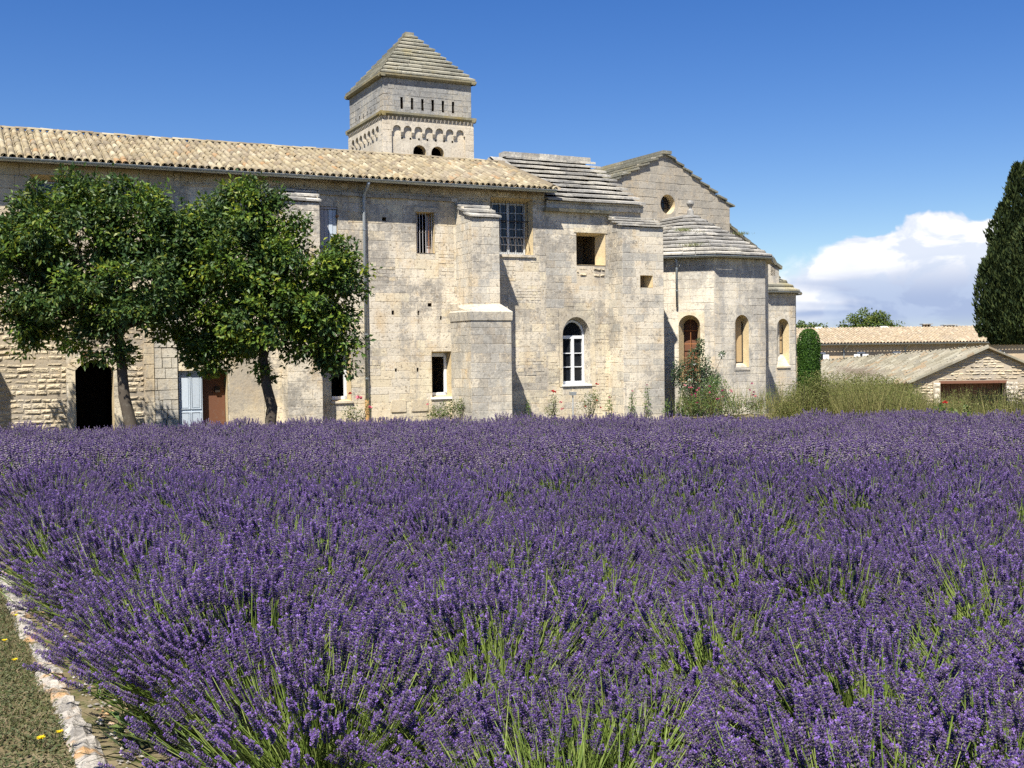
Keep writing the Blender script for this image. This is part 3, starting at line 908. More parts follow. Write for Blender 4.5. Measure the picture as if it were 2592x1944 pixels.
def cap(core, u0, u1, w, zf, zw, n=3, over=0.07, th=0.075, mat="slab_stone", w0=0.0):
    for k in range(n):
        a, b = k / n, (k + 1) / n
        wa, wb = w + over - (w - w0 + over) * a, w + over - (w - w0 + over) * b
        za, zb_ = zf + (zw - zf) * a, zf + (zw - zf) * b
        jx = random.uniform(-0.02, 0.02)
        slab_course(core, (u0 - over + jx, -wa, za + 0.01 * k), (u1 + over + jx, -wa, za + 0.01 * k), (u0 - over + jx, -wb + 0.12, zb_ - 0.02 + 0.01 * k), (u1 + over + jx, -wb + 0.12, zb_ - 0.02 + 0.01 * k), th, mat, 2)

# tall stepped buttress in the middle of the facade
b1 = buttress(wing, mas, "buttress", 3.18, 4.14, 1.30, 6.00, 6.56, zlow=3.0, mat="limestone", altmat="limestone_grey", alt_p=0.35)
cap(b1, 3.18, 4.14, 1.30, 6.00, 6.58)
b1b = buttress(wing, mas, "buttress_base", 2.95, 4.37, 1.62, 2.98, 3.30, mat="limestone_grey", altmat="limestone", alt_p=0.2)
m = MB()   # weathered sloping shoulder
m.hexa([(2.92, -1.655, 2.72), (4.40, -1.655, 2.72), (4.40, 0, 2.72), (2.92, 0, 2.72), (2.90, -1.675, 2.99), (4.41, -1.675, 2.99), (4.40, 0, 3.01), (2.90, 0, 3.01)])
m.hexa([(2.90, -1.675, 2.99), (4.41, -1.675, 2.99), (4.40, 0, 3.01), (2.90, 0, 3.01), (3.15, -1.32, 3.24), (4.17, -1.32, 3.24), (4.17, 0, 3.26), (3.15, 0, 3.26)])
m.build("shoulder", "limestone_grey", b1b)
# buttress behind the right-hand tree
b3 = buttress(wing, mas, "buttress", -2.70, -1.62, 0.70, 6.30, 6.78, mat="limestone", score=0.2)
cap(b3, -2.70, -1.62, 0.70, 6.32, 6.80)
# low buttress beyond the left end of the view (its shadow falls on the rubble wall)
b4 = buttress(wing, mas, "buttress", -13.1, -11.86, 1.72, 4.0, 4.25, mat="rubble", score=0.05)
cap(b4, -13.1, -11.86, 1.72, 4.05, 4.3, over=0.03)

# --- arched doorway
inn = arch_panel(I4, doorH, -8.105, 0.515, 1.33, -1.0, "door_surround", "limestone", wing, front=0.03, depth=0.55, kind_="segment", rise=0.28, n=12, inner_mat="jamb_stone")
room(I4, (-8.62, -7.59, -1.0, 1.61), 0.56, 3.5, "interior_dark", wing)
for k in range(7):   # arch stones
    t0, t1 = k / 7, (k + 1) / 7
    pa = lambda t, e: (-8.105 + (0.515 + e) * -math.cos(math.pi * t), 1.33 + (0.28 * (1 - abs(math.cos(math.pi * t)) ** 2.2)) + e * (0.35 + 0.65 * math.sin(math.pi * t)))
    q = [pa(t0 + .01, 0.005), pa(t1 - .01, 0.005), pa(t1 - .01, 0.22), pa(t0 + .01, 0.22)]
    m = MB(); m.prism(list(reversed(q)), 0.0, 0.045, lambda a, b, d: (a, -d, b)); m.build("arch_stone", "limestone_warm", wing)
for s_ in (-1, 1):
    z = -0.8
    while z < 1.3:
        h = random.uniform(0.28, 0.45)
        l = random.choice((0.19, 0.24))
        m = MB(); x = -8.105 + s_ * 0.52
        m.box(min(x, x + s_ * l), max(x, x + s_ * l), -0.042, 0.05, z + .006, min(z + h, 1.32) - .006)
        m.build("jamb_stone", "limestone_warm", wing)
        z += h
m = MB(); m.box(-8.45, -7.85, -0.05, 0.02, 1.70, 1.84); m.build("door_lintel_board", "wood_brown", wing)

# --- double door, one leaf closed, the other open
dd = MB(); dd.box(-5.79, -5.08, 0.10, 0.15, -0.75, 1.26)
leaf_ = dd.build("door", "paint_blue_grey", wing)
for (a, b, c, d) in ((-5.72, -5.47, 0.15, 1.17), (-5.39, -5.15, 0.15, 1.17), (-5.72, -5.47, -0.62, 0.02), (-5.39, -5.15, -0.62, 0.02)):
    m = MB()
    for q in ((a - .03, a, c - .03, d + .03), (b, b + .03, c - .03, d + .03), (a, b, c - .03, c), (a, b, d, d + .03)):
        m.box(q[0], q[1], 0.075, 0.10, q[2], q[3])
    m.box(a + .02, b - .02, 0.085, 0.10, c + .02, d - .02)
    m.build("panel", "paint_blue_grey", leaf_)
reveal(I4, (-5.79, -4.35, -1.0, 1.27), (-5.79, -4.35, -1.0, 1.27), 0.35, "door_reveal", "jamb_stone", wing)
m = MB(); m.box(-5.09, -4.36, 0.36, 0.40, -0.9, 1.26)
m.build("door_leaf", "interior_brown", wing)
m = MB(); m.box(-4.66, -4.52, 0.28, 0.36, 0.60, 0.78); m.build("door_plate", "interior_dark", wing)
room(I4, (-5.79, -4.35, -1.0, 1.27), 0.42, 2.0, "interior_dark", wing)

def casement(F, r, y, parent, cols, rows, mat="paint_grey", fr=0.055, bar=0.025, glass="glass_dark", mull=0.0, name="window"):
    x0, x1, z0, z1 = r
    g = MB(); g.face([F @ Vector(p) for p in ((x0, y + 0.02, z0), (x1, y + 0.02, z0), (x1, y + 0.02, z1), (x0, y + 0.02, z1))])
    w = g.build(name, glass, parent)
    m = MB()
    for q in ((x0, x0 + fr, z0, z1), (x1 - fr, x1, z0, z1), (x0 + fr, x1 - fr, z0, z0 + fr * 1.3), (x0 + fr, x1 - fr, z1 - fr, z1)):
        m.box(q[0], q[1], y - 0.04, y + 0.015, q[2], q[3], F=F)
    m.build("frame", mat, w)
    for k in range(1, cols):
        x = x0 + fr + (x1 - x0 - 2 * fr) * k / cols
        b = mull if (mull and cols % 2 == 0 and k == cols // 2) else bar
        m = MB(); m.box(x - b / 2, x + b / 2, y - 0.03, y + 0.01, z0 + fr, z1 - fr, F=F); m.build("mullion", mat, w)
    for k in range(1, rows):
        z = z0 + fr + (z1 - z0 - 2 * fr) * k / rows
        m = MB(); m.box(x0 + fr, x1 - fr, y - 0.024, y + 0.008, z - bar / 2, z + bar / 2, F=F); m.build("glazing_bar", mat, w)
    return w

# --- barred window
reveal(I4, (1.78, 2.42, 4.95, 6.27), (1.80, 2.42, 4.95, 6.25), 0.42, "window_reveal", "jamb_stone", wing)
room(I4, (1.80, 2.42, 4.95, 6.25), 0.43, 1.8, "interior_dark", wing)
m = MB(); m.box(1.70, 2.52, -0.035, 0.02, 6.275, 6.42); m.build("lintel", "limestone_warm", wing)
gr = MB(); gr.tube([(1.79, 0.10, 5.62), (2.42, 0.10, 5.62)], 0.012, 6)
gr = gr.build("window_grille", "iron", wing)
for k in range(6):
    m = MB(); x = 1.84 + 0.105 * k; m.tube([(x, 0.10, 4.95), (x, 0.10, 6.27)], 0.011, 6); m.build("bar", "iron_rust" if k in (4,) else "wood_weathered", gr)
sh = MB(); sh.box(1.82, 1.97, 0.33, 0.37, 4.97, 6.22); sh.build("shutter", "wood_weathered", wing)
sh = MB(); sh.box(2.26, 2.40, 0.33, 0.37, 4.97, 6.22); sh.build("shutter", "wood_weathered", wing)

# --- tall grilled window beside the buttress
reveal(I4, (4.45, 6.02, 4.98, 6.88), (4.62, 5.88, 5.02, 6.74), 0.36, "window_reveal", "jamb_stone", wing)
casement(I4, (4.62, 5.88, 5.02, 6.74), 0.36, wing, 4, 6, "paint_grey", glass="glass_blue", mull=0.085)
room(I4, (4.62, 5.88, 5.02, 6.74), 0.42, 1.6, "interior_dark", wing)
gr = MB()
for z in (6.13, 5.56):
    gr.tube([(4.45, 0.16, z), (5.99, 0.16, z)], 0.016, 6)
gr = gr.build("window_grille", "iron", wing)
for k in range(11):
    x = 4.55 + 0.135 * k
    m = MB(); m.tube([(x, 0.16, 6.80), (x, 0.16, 5.58), (x, 0.05, 5.35), (x, 0.02, 5.16), (x, 0.08, 5.02)], 0.009, 6); m.build("bar", "iron", gr)
m = MB(); m.box(4.40, 6.10, -0.06, 0.1, 4.90, 4.985); m.build("sill", "limestone", wing)

# --- shuttered window
reveal(I4, (-1.40, -0.84, 5.0, 6.31), (-1.40, -0.84, 5.0, 6.31), 0.16, "window_reveal", "jamb_stone", wing)
w_ = MB(); w_.box(-1.40, -0.84, 0.12, 0.16, 5.0, 6.31); w_ = w_.build("shuttered_window", "wood_weathered", wing)
for k in range(4):
    x = -1.38 + 0.135 * k
    m = MB(); m.box(x, x + 0.12, 0.06 + 0.015 * (k % 2), 0.115, 5.02, 6.22); m.build("plank", "paint_blue_grey" if k > 1 else "wood_weathered", w_)
m = MB(); m.box(-1.40, -0.84, 0.02, 0.10, 6.235, 6.30); m.build("head_rail", "wood_weathered", w_)
for z in (6.0, 5.4):
    m = MB(); m.box(-0.90, -0.80, -0.03, 0.03, z, z + 0.05); m.build("hinge", "iron_rust", w_)
# --- upper left window, mostly behind the tree
reveal(I4, (-9.68, -8.45, 5.1, 6.82), (-9.55, -8.55, 5.12, 6.68), 0.40, "window_reveal", "jamb_stone", wing)
w_ = casement(I4, (-9.55, -8.55, 5.12, 6.68), 0.40, wing, 4, 4, "wood_weathered", glass="glass_dark")
room(I4, (-9.55, -8.55, 5.12, 6.68), 0.44, 1.4, "interior_dark", wing)
# --- low windows
for (r, nm) in (((-1.13, -0.49, 0.22, 1.80), 0), ((2.25, 2.95, 0.25, 1.75), 1)):
    inr = (r[0] + 0.02, r[1] - 0.06, r[2] + 0.05, r[3] - 0.06)
    reveal(I4, r, inr, 0.34, "window_reveal", "jamb_stone", wing)
    room(I4, inr, 0.37, 1.8, "interior_stone" if nm else "interior_dark", wing)
    m = MB(); fr = 0.09
    x0, x1, z0, z1 = inr
    for q in ((x0, x0 + 0.03, z0, z1), (x1 - fr, x1, z0, z1), (x0, x1, z0, z0 + 0.10), (x0, x1, z1 - 0.11, z1)):
        m.box(q[0], q[1], 0.27, 0.33, q[2], q[3])
    m.build("window_frame", "paint_white", wing)
    m = MB(); m.box(r[0] - 0.04, r[1] + 0.05, -0.05, 0.30, r[2] - 0.06, r[2] + 0.005); m.build("sill", "limestone" if not nm else "paint_white", wing)
# two pale repair slabs set in the foot of the wall
for (a, b) in ((0.83, 1.33), (1.54, 2.10)):
    m = MB()
    m.prism([(a, -0.18), (b, -0.18), (b, 0.20), (a + 0.04, 0.20), (a, 0.10)], 0.0, 0.035, lambda p, q, d: (p, -d, q))
    m.build("repair_slab", "plaster", wing)
m = MB(); m.box(-4.3, -3.25, -0.022, 0.02, -0.9, 1.75); m.build("plaster_patch", "plaster", wing)

# --- tiled roof
SP = R(20.0)
S_ = (0, math.cos(SP), math.sin(SP))
rb = MB()
ez, ey = 7.17, -0.46
L_ = 4.44
rb.face([(-16.1, ey, ez), (6.72, ey, ez), (6.55, ey + L_ * S_[1], ez + L_ * S_[2]), (-16.1, ey + L_ * S_[1], ez + L_ * S_[2])])
rb.face([(-16.1, ey + L_ * S_[1], ez + L_ * S_[2]), (6.55, ey + L_ * S_[1], ez + L_ * S_[2]), (6.5, 8.4, 7.1), (-16.1, 8.4, 7.1)])
rb.face([(-16.1, ey, ez - .05), (-16.1, 0, ez - .06), (6.70, 0, ez - .06), (6.70, ey, ez - .05)])
roof = rb.build("roof", "tile_underlay", wing)
PINV[roof.name] = I4
du, ds = 0.21, 0.315
nu = int((6.72 + 16.0) / du) + 1
tile_roof(wing, roof, (-16.0, ey, ez), (1, 0, 0), S_, nu, 14, du, ds, "clay_tile", 300,
          cut=lambda a, s: a < 22.75 - 0.10 * s, score=lambda a, s: (-abs(a - 9.5) - 0.05 * s) if a > 5.2 else -99)
u = -16.0
yr, zr = ey + L_ * S_[1], ez + L_ * S_[2]
B_ = Matrix(((1, 0, 0), (0, 1, 0), (0, 0, 1))).to_4x4()
tme = np_mesh("ridge_tile", TILE_V * np.array([1.05, 1.15, 0.9]), TILE_F, ["clay_tile"])
while u < 6.4:
    o = bpy.data.objects.new("ridge_tile", tme); col.objects.link(o); o.parent = roof
    o.matrix_basis = Matrix.Translation((u, yr, zr + 0.07 + random.uniform(-.012, .015))) @ Matrix.Rotation(random.gauss(0, .02), 4, 'Z') @ Matrix.Rotation(random.gauss(-0.02, .02), 4, 'Y')
    u += 0.36
# mortar verge on the right end of the tiles
m = MB(); m.tube([(6.62, ey + 0.05, ez + 0.10), (6.55, yr, zr + 0.06)], 0.10, 6); m.build("verge", "clay_tile", roof)
gutter(wing, (-16.0, ey - 0.06, 7.14), (6.66, ey - 0.06, 7.14), 0.085)
# downpipe with swan neck, cast iron foot
dp = MB(); dp.tube([(0.03, ey - 0.06, 7.06), (0.02, ey - 0.02, 6.98), (0.0, -0.16, 6.78), (0.0, -0.10, 6.60), (0.0, -0.10, 0.22)], 0.052, 10)
dp = dp.build("downpipe", "zinc_dull", wing, smooth=True)
m = MB(); m.tube([(0.0, -0.10, 0.24), (0.0, -0.10, -0.75)], 0.065, 10); m.build("pipe_foot", "rust_pipe", dp)
for z in (5.6, 3.9, 2.3, 0.9):
    m = MB(); m.tube([(0, -0.10, z), (0, -0.10, z + 0.04)], 0.062, 10); m.build("bracket", "zinc", dp)
mas.flush(300)

# ------------------------------------------------------------------ slab-roofed chapel, flush with the wing
chapel = thing("stone_chapel", "limestone chapel with stepped stone slab roof beside the tiled wing", "building", FO, TH, zb=GZ)
mas = Masonry(chapel)
w3 = (7.71, 8.87, 4.70, 5.82)
w4 = (6.98, 8.42, 0.48, 3.12)
inf = (7.71, 8.84, 3.97, 4.70)
hl = [w3, w4]
cw = backing(frame(0, 0.001), 6.50, 9.10, -1.0, 6.62, hl, "wall", "mortar", chapel)
cp = [(6.55, 7.05, 0.2, 1.5), (8.42, 9.0, 1.9, 2.5), (7.2, 8.3, 3.12, 3.38), (8.40, 8.95, -0.4, 0.9)]
for (a, b, c, d) in cp:
    mas.wall(I4, a, b, c, d, cw, "limestone_warm", [w3, w4], (0.08, 0.15), (0.14, 0.40), 0.010, (0.003, 0.016), "ashlar")
mas.wall(I4, 6.50, 9.05, 3.2, 6.50, cw, "limestone", [w3, w4, inf] + cp, (0.22, 0.34), (0.3, 0.7), 0.005, (0.003, 0.009), altmat="limestone_grey", alt_p=0.3)
mas.wall(I4, 6.50, 9.05, -1.0, 3.2, cw, "limestone_warm", [w3, w4] + cp, (0.18, 0.28), (0.25, 0.7), 0.006, (0.003, 0.012), altmat="limestone", alt_p=0.45)
mas.wall(I4, inf[0], inf[1], inf[2], inf[3], cw, "rubble", [], (0.07, 0.12), (0.12, 0.35), 0.03, (0.005, 0.04), "rubble")
b2 = buttress(chapel, mas, "buttress", 9.02, 10.70, 0.90, 5.98, 6.36, mat="limestone", altmat="limestone_grey", alt_p=0.3, holes=[(9.73, 10.25, 3.89, 4.31)])
cap(b2, 9.02, 10.70, 0.90, 5.98, 6.40, n=4, over=0.08, th=0.06)
# little square window in the buttress: splayed recess, dark pane
F2 = frame(0, 0.90)
sqo = reveal(F2, (9.73, 10.25, 3.89, 4.31), (9.73, 10.12, 3.92, 4.31), 0.34, "square_window", "jamb_stone", chapel, 0.012)
m = MB(); m.face([F2 @ Vector(p) for p in ((9.70, 0.34, 3.88), (10.2, 0.34, 3.88), (10.2, 0.34, 4.34), (9.70, 0.34, 4.34))])
m.build("pane", "interior_stone", sqo)
# end and rear walls, gable
m = MB()
m.face([(10.36, 0, -1), (10.36, 9.0, -1), (10.36, 9.0, 6.5), (10.36, 4.4, 9.05), (10.36, 0, 6.6)])
m.face([(9.0, 0.0, -1), (10.36, 0, -1), (10.36, 0, 6.6), (9.0, 0, 6.6)])
m.face([(10.36, 9.0, -1), (6.5, 9.0, -1), (6.5, 9.0, 6.5), (10.36, 9.0, 6.5)])
m.face([(6.45, 0, -1), (6.45, 0, 6.6), (6.45, 4.4, 9.05), (6.45, 9.0, 6.5), (6.45, 9.0, -1)])
m.build("end_wall", "gable_stone", chapel)
# eaves course
u = 6.42
while u < 9.0:
    l = min(random.uniform(0.4, 0.8), 9.05 - u)
    m = MB(); m.hexa([(u + .004, -0.20, 6.49), (u + l - .004, -0.20, 6.49), (u + l - .004, 0.05, 6.49), (u + .004, 0.05, 6.49), (u + .004, -0.24, 6.60), (u + l - .004, -0.24, 6.60), (u + l - .004, 0.05, 6.63), (u + .004, 0.05, 6.63)])
    m.build("eaves_stone", "slab_mossy", chapel); u += l
m = MB(); m.box(6.52, 10.40, -0.10, 0.3, 6.60, 6.86); m.build("eaves_wall", "limestone_grey", chapel)
crf = MB()
cz0, cy0, cz1, cy1 = 6.80, -0.22, 9.12, 4.3
crf.face([(6.47, cy0 + 0.1, cz0 - .03), (10.45, cy0 + 0.1, cz0 - .03), (10.5, cy1, cz1 - .06), (6.47, cy1, cz1 - .06)])
crf.face([(6.47, cy1, cz1 - .06), (10.5, cy1, cz1 - .06), (10.4, 9.2, 6.5), (6.47, 9.2, 6.5)])
crf = crf.build("roof", "slab_stone", chapel)
PINV[crf.name] = I4
nr = 10
for k in range(nr):
    a, b = k / nr, (k + 1) / nr
    y0, y1 = cy0 + (cy1 - cy0) * a, cy0 + (cy1 - cy0) * b
    z0, z1 = cz0 + (cz1 - cz0) * a, cz0 + (cz1 - cz0) * b
    ul = 6.48 + 0.06 * k
    ur = 10.42 + 0.035 * k + random.uniform(-0.03, 0.03)
    slab_course(crf, (ul, y0 - 0.05, z0 + 0.035), (ur, y0 - 0.05, z0 + 0.035), (ul, y1 + 0.06, z1 - 0.05), (ur, y1 + 0.06, z1 - 0.05), 0.085, "slab_stone", 6, 0.02)
for k in range(5):
    m = MB(); x = 6.95 + 0.75 * k
    m.box(x, x + 0.74, cy1 - 0.22, cy1 + 0.25, cz1 - 0.06, cz1 + 0.14 + random.uniform(-.015, .015)); m.build("ridge_stone", "slab_stone", crf)

# window with splayed reveal
reveal(I4, w3, (7.90, 8.68, 4.74, 5.74), 0.38, "window_reveal", "jamb_stone", chapel)
room(I4, (7.90, 8.68, 4.74, 5.74), 0.39, 1.5, "interior_stone", chapel)
m = MB(); m.box(7.62, 8.95, -0.03, 0.02, 5.82, 5.98); m.build("lintel", "limestone_warm", chapel)
# arched window with white casement
inn = arch_panel(I4, w4, 7.665, 0.545, 2.25, 0.55, "window_arch", "limestone_warm", chapel, front=0.02, depth=0.33, kind_="round", rise=0.64, n=14, splay=0.16, inner_mat="limestone")
wn = arch_fill(I4, inn, 0.33, "arched_window", "glass_dark", chapel)
m = MB()
a0, a1 = 7.665 - 0.458, 7.665 + 0.458
fw = 0.07
for q in ((a0, a0 + fw, 0.56, 2.25), (a1 - fw, a1, 0.56, 2.25), (a0 + fw, a1 - fw, 0.56, 0.66), (a0 + fw, a1 - fw, 2.14, 2.25), (7.665 - 0.055, 7.665 + 0.055, 0.66, 2.14)):
    m.box(q[0], q[1], 0.26, 0.325, q[2], q[3])
for q in (1.14, 1.62):
    m.box(a0 + fw, 7.61, 0.28, 0.32, q, q + 0.03); m.box(7.72, a1 - fw, 0.28, 0.32, q, q + 0.03)
top_ = [p for p in inn if p[1] >= 2.249]
for k in range(len(top_) - 1):
    (ua, za), (ub, zb_) = top_[k], top_[k + 1]
    s1, s2 = 0.87, 0.87
    ia, ib = (7.665 + (ua - 7.665) * s1, 2.25 + (za - 2.25) * s1), (7.665 + (ub - 7.665) * s2, 2.25 + (zb_ - 2.25) * s2)
    m.prism([ia, ib, (ub, zb_), (ua, za)], -0.325, -0.26, lambda a, b, d: (a, -d, b))
m.build("frame", "paint_white", wn)
m = MB(); m.box(7.08, 8.24, -0.06, 0.26, 0.49, 0.556); m.build("sill", "paint_white", chapel)
mas.flush(300)

# ------------------------------------------------------------------ bell tower
tower = thing("bell_tower", "square grey stone bell tower with stepped pyramid roof behind the tiled wing", "tower", (-5.26848, 47.0, 0), TH, zb=GZ)
mas = Masonry(tower)
TU, TD = 4.17, 4.65
def tower_face(F, wd, n_arch, full):
    """one side: lower stage with blind arcade, upper stage with slits"""
    st = mas
    # upper stage
    ins = 0.07
    Fu = F @ Matrix.Translation((0, ins, 0))
    slits = []
    if full:
        for k in range(6):
            x = 0.89 + 0.47 * k
            slits.append((x - 0.055, x + 0.055, 12.03, 12.52))
    else:
        for k in range(6):
            x = 0.95 + 0.52 * k
            slits.append((x - 0.05, x + 0.05, 12.05, 12.26))
    wallU = backing(Fu, ins, wd - ins, 11.85, 13.32, slits, "wall", "limestone_tower", tower)
    st.wall(Fu, ins, wd - ins, 11.86, 13.30, wallU, "limestone_tower", slits, (0.22, 0.28), (0.3, 0.65), 0.008, (0.004, 0.018), score=0.9 if full else 0.5)
    for s in slits:
        m = MB()
        c, dpt = s, 0.28
        for q in (((c[0], c[2]), (c[0], c[3])), ((c[0], c[3]), (c[1], c[3])), ((c[1], c[3]), (c[1], c[2])), ((c[1], c[2]), (c[0], c[2]))):
            m.face([Fu @ Vector((q[0][0], -.01, q[0][1])), Fu @ Vector((q[1][0], -.01, q[1][1])), Fu @ Vector((q[1][0], dpt, q[1][1])), Fu @ Vector((q[0][0], dpt, q[0][1]))])
        m.face([Fu @ Vector((c[0], dpt, c[2])), Fu @ Vector((c[1], dpt, c[2])), Fu @ Vector((c[1], dpt, c[3])), Fu @ Vector((c[0], dpt, c[3]))])
        m.build("slit_window", "interior_dark", tower)
    # lower stage: corner pilasters, recessed field, lombard band
    p0 = 0.40
    z0 = 6.0
    put = [(p0 + 0.45 + 0.385 * k, p0 + 0.53 + 0.385 * k, 10.76, 10.85) for k in range(7)]
    twins = [(1.36, 2.01, 9.3, 10.60), (2.19, 2.83, 9.3, 10.60)] if full else []
    Fr = F @ Matrix.Translation((0, 0.10, 0))
    wl = backing(Fr, p0, wd - p0, z0, 11.42, put + twins, "wall", "tower_lower", tower)
    for s in put:
        m = MB(); m.box(s[0] + .002, s[1] - .002, 0.14, 0.16, s[2], s[3], F=Fr); m.build("putlog_hole", "interior_dark", tower)
    for (a, b) in ((0.0, p0), (wd - p0, wd)):
        m = MB(); m.box(a + (0.002 if a == 0 else 0), b - (0.002 if b == wd else 0), 0.0, 0.2, z0, 11.52, F=F); pl = m.build("pilaster", "tower_lower", tower)
        st.wall(F, a, b, 9.4, 11.5, pl, "tower_lower", [], (0.22, 0.28), (0.2, 0.4), 0.008, (0.003, 0.012), score=0.8)
    m = MB(); m.box(p0, wd - p0, 0.0, 0.11, 11.40, 11.52, F=F); m.build("band", "tower_lower", tower)
    span = (wd - 2 * p0) / n_arch
    for k in range(n_arch):
        a = p0 + span * k
        arch_panel(F, (a, a + span, 11.05, 11.405), a + span / 2, span * 0.38, 11.14, 11.05, "blind_arch", "tower_lower", tower, front=0.0, depth=0.10, n=8, floor=False)
        if 0 < k:
            m = MB(); m.hexa([F @ Vector(q) for q in ((a - .05, 0.04, 10.92), (a + .05, 0.04, 10.92), (a + .05, 0.11, 10.92), (a - .05, 0.11, 10.92), (a - .07, -0.015, 11.05), (a + .07, -0.015, 11.05), (a + .07, 0.11, 11.05), (a - .07, 0.11, 11.05))])
            m.build("corbel", "tower_lower", tower)
    for tw in twins:
        uc = (tw[0] + tw[1]) / 2
        arch_panel(Fr, tw, uc, 0.295, 10.27, 9.3, "belfry_arch", "tower_lower", tower, front=0.004, depth=0.35, n=10, inner_mat="jamb_stone")
        room(Fr, (uc - .295, uc + .295, 9.3, 10.57), 0.36, 1.6, "interior_dark", tower)
    # dog-tooth frieze
    m = MB()
    nt = int(wd / 0.18)
    for k in range(nt):
        a = wd * k / nt
        d = wd / nt
        for (zz, zt) in ((11.52, 11.67),):
            q = [F @ Vector(p) for p in ((a, 0.0, zt), (a + d, 0.0, zt), (a + d / 2, 0.0, zz), (a + d / 2, -0.07, zt))]
            m.face([q[0], q[2], q[3]]); m.face([q[2], q[1], q[3]]); m.face([q[0], q[3], q[1]])
    m.face([F @ Vector(p) for p in ((0, 0.03, 11.50), (wd, 0.03, 11.50), (wd, 0.03, 11.7), (0, 0.03, 11.7))])
    m.build("dogtooth_frieze", "tower_lower", tower, "stuff")
tower_face(I4, TU, 7, True)
tower_face(Matrix.Translation((0, TD, 0)) @ Matrix.Rotation(-math.pi / 2, 4, 'Z'), TD, 7, False)
m = MB()
m.box(TU - 0.12, TU, 0.02, TD, 6, 11.67); m.box(0.02, TU, TD - 0.12, TD - .003, 6, 11.67)
m.box(TU - 0.2, TU - 0.075, 0.09, TD - .09, 11.8, 13.3); m.box(0.09, TU - .09, TD - 0.2, TD - .075, 11.8, 13.3)
m.build("rear_walls", "tower_lower", tower)
def ring_slabs(z0, z1, o, mat, n, nm):
    """moulding round the tower"""
    for (A, B, nn) in (((-o, -o), (TU + o, -o), n), ((-o, TD + o), (-o, -o), n), ((TU + o, -o), (TU + o, TD + o), n), ((TU + o, TD + o), (-o, TD + o), n)):
        for k in range(nn):
            a = Vector((A[0], A[1], 0)).lerp(Vector((B[0], B[1], 0)), k / nn); b = Vector((A[0], A[1], 0)).lerp(Vector((B[0], B[1], 0)), (k + 1) / nn)
            d = (b - a).normalized(); inw = Vector((-d.y, d.x, 0)) * (o + 0.12)
            e = random.uniform(0, 0.012)
            m = MB()
            lo = [a + inw * 0.35, b + inw * 0.35, b + inw, a + inw]; hi = [a + inw * e, b + inw * e, b + inw, a + inw]
            m.hexa([(*q.xy, z0) for q in lo] + [(*q.xy, (z0 + z1) / 2) for q in hi])
            m.hexa([(*q.xy, (z0 + z1) / 2 + .001) for q in hi] + [(*q.xy, z1) for q in hi])
            m.build(nm, mat, tower)
ring_slabs(11.67, 11.86, 0.10, "string_mossy", 6, "string_course")
ring_slabs(13.30, 13.44, 0.12, "string_mossy", 6, "cornice_stone")
# stepped pyramid
nst = 11
zt0, zt1 = 13.45, 15.82
cx_, cy_ = TU / 2, TD / 2
rf = MB()
for (a, b) in (((0.02, 0.02), (TU - 0.02, 0.02)), ((TU - 0.02, 0.02), (TU - 0.02, TD - 0.02)), ((TU - 0.02, TD - 0.02), (0.02, TD - 0.02)), ((0.02, TD - 0.02), (0.02, 0.02))):
    rf.face([(*a, 13.44), (*b, 13.44), (cx_, cy_, 15.72)])
rf = rf.build("roof", "slab_mossy", tower)
PINV[rf.name] = I4
for k in range(nst):
    f0, f1 = 1 - k / nst * 0.93, 1 - (k + 1) / nst * 0.93
    hu0, hd0, hu1, hd1 = (TU / 2 + .08) * f0, (TD / 2 + .08) * f0, (TU / 2 + .08) * f1 - 0.04, (TD / 2 + .08) * f1 - 0.04
    za, zb_ = zt0 + (zt1 - zt0) * k / nst, zt0 + (zt1 - zt0) * (k + 1) / nst - 0.07
    c0 = [(cx_ - hu0, cy_ - hd0, za), (cx_ + hu0, cy_ - hd0, za), (cx_ + hu0, cy_ + hd0, za), (cx_ - hu0, cy_ + hd0, za)]
    c1 = [(cx_ - hu1, cy_ - hd1, zb_), (cx_ + hu1, cy_ - hd1, zb_), (cx_ + hu1, cy_ + hd1, zb_), (cx_ - hu1, cy_ + hd1, zb_)]
    for s in range(4):
        q = (s + 1) % 4
        slab_course(rf, c0[s], c0[q], c1[s], c1[q], 0.085, "slab_mossy", max(1, round(5 * f0)), 0.012)
m = MB(); m.box(cx_ - 0.2, cx_ + 0.2, cy_ - 0.22, cy_ + 0.22, 15.72, 15.90); m.build("top_stone", "slab_mossy", rf)
mas.flush(300)

# ------------------------------------------------------------------ church: east gable, polygonal apse
THC = R(29.5)
church = thing("church", "church end with round window gable and polygonal apse under a stone slab roof", "church", (7.13484, 44.72908, 0), THC, zb=GZ)
mas = Masonry(church)
AS, AR = 2.49, 3.0057
ZG = 5.10
def face_frame(al):
    return Matrix.Rotation(al, 4, 'Z') @ Matrix.Translation((-AS / 2, -AR, 0))
afr = {}
for al, hls in ((-45, [(1.16, 2.13, 0.45, 3.12)]), (0, [(0.94, 1.72, 0.88, 3.06)]), (45, [(1.0, 1.5, 1.0, 2.9)])):
    F = face_frame(R(al))
    afr[al] = F
    wl = backing(F, 0, AS, -1.2, ZG, hls, "apse_wall", "mortar", church)
    mas.wall(F, 0.0, AS, -1.2, ZG, wl, "apse_stone", hls, (0.24, 0.34), (0.35, 0.8), 0.007, (0.003, 0.012), score=0.3 if al == 45 else 1.0)
for sgn in (-1, 1):
    F = Matrix.Translation((sgn * AR, 0, 0)) @ Matrix.Rotation(sgn * math.pi / 2, 4, 'Z')
    a, b = (-1.4, AS / 2) if sgn < 0 else (-AS / 2, 1.4)
    wl = backing(F, a, b, -1.2, ZG, [], "apse_wall", "mortar", church)
    mas.wall(F, a, b, -1.2, ZG, wl, "apse_stone", [], (0.24, 0.34), (0.35, 0.8), 0.007, (0.003, 0.012), score=0.1)
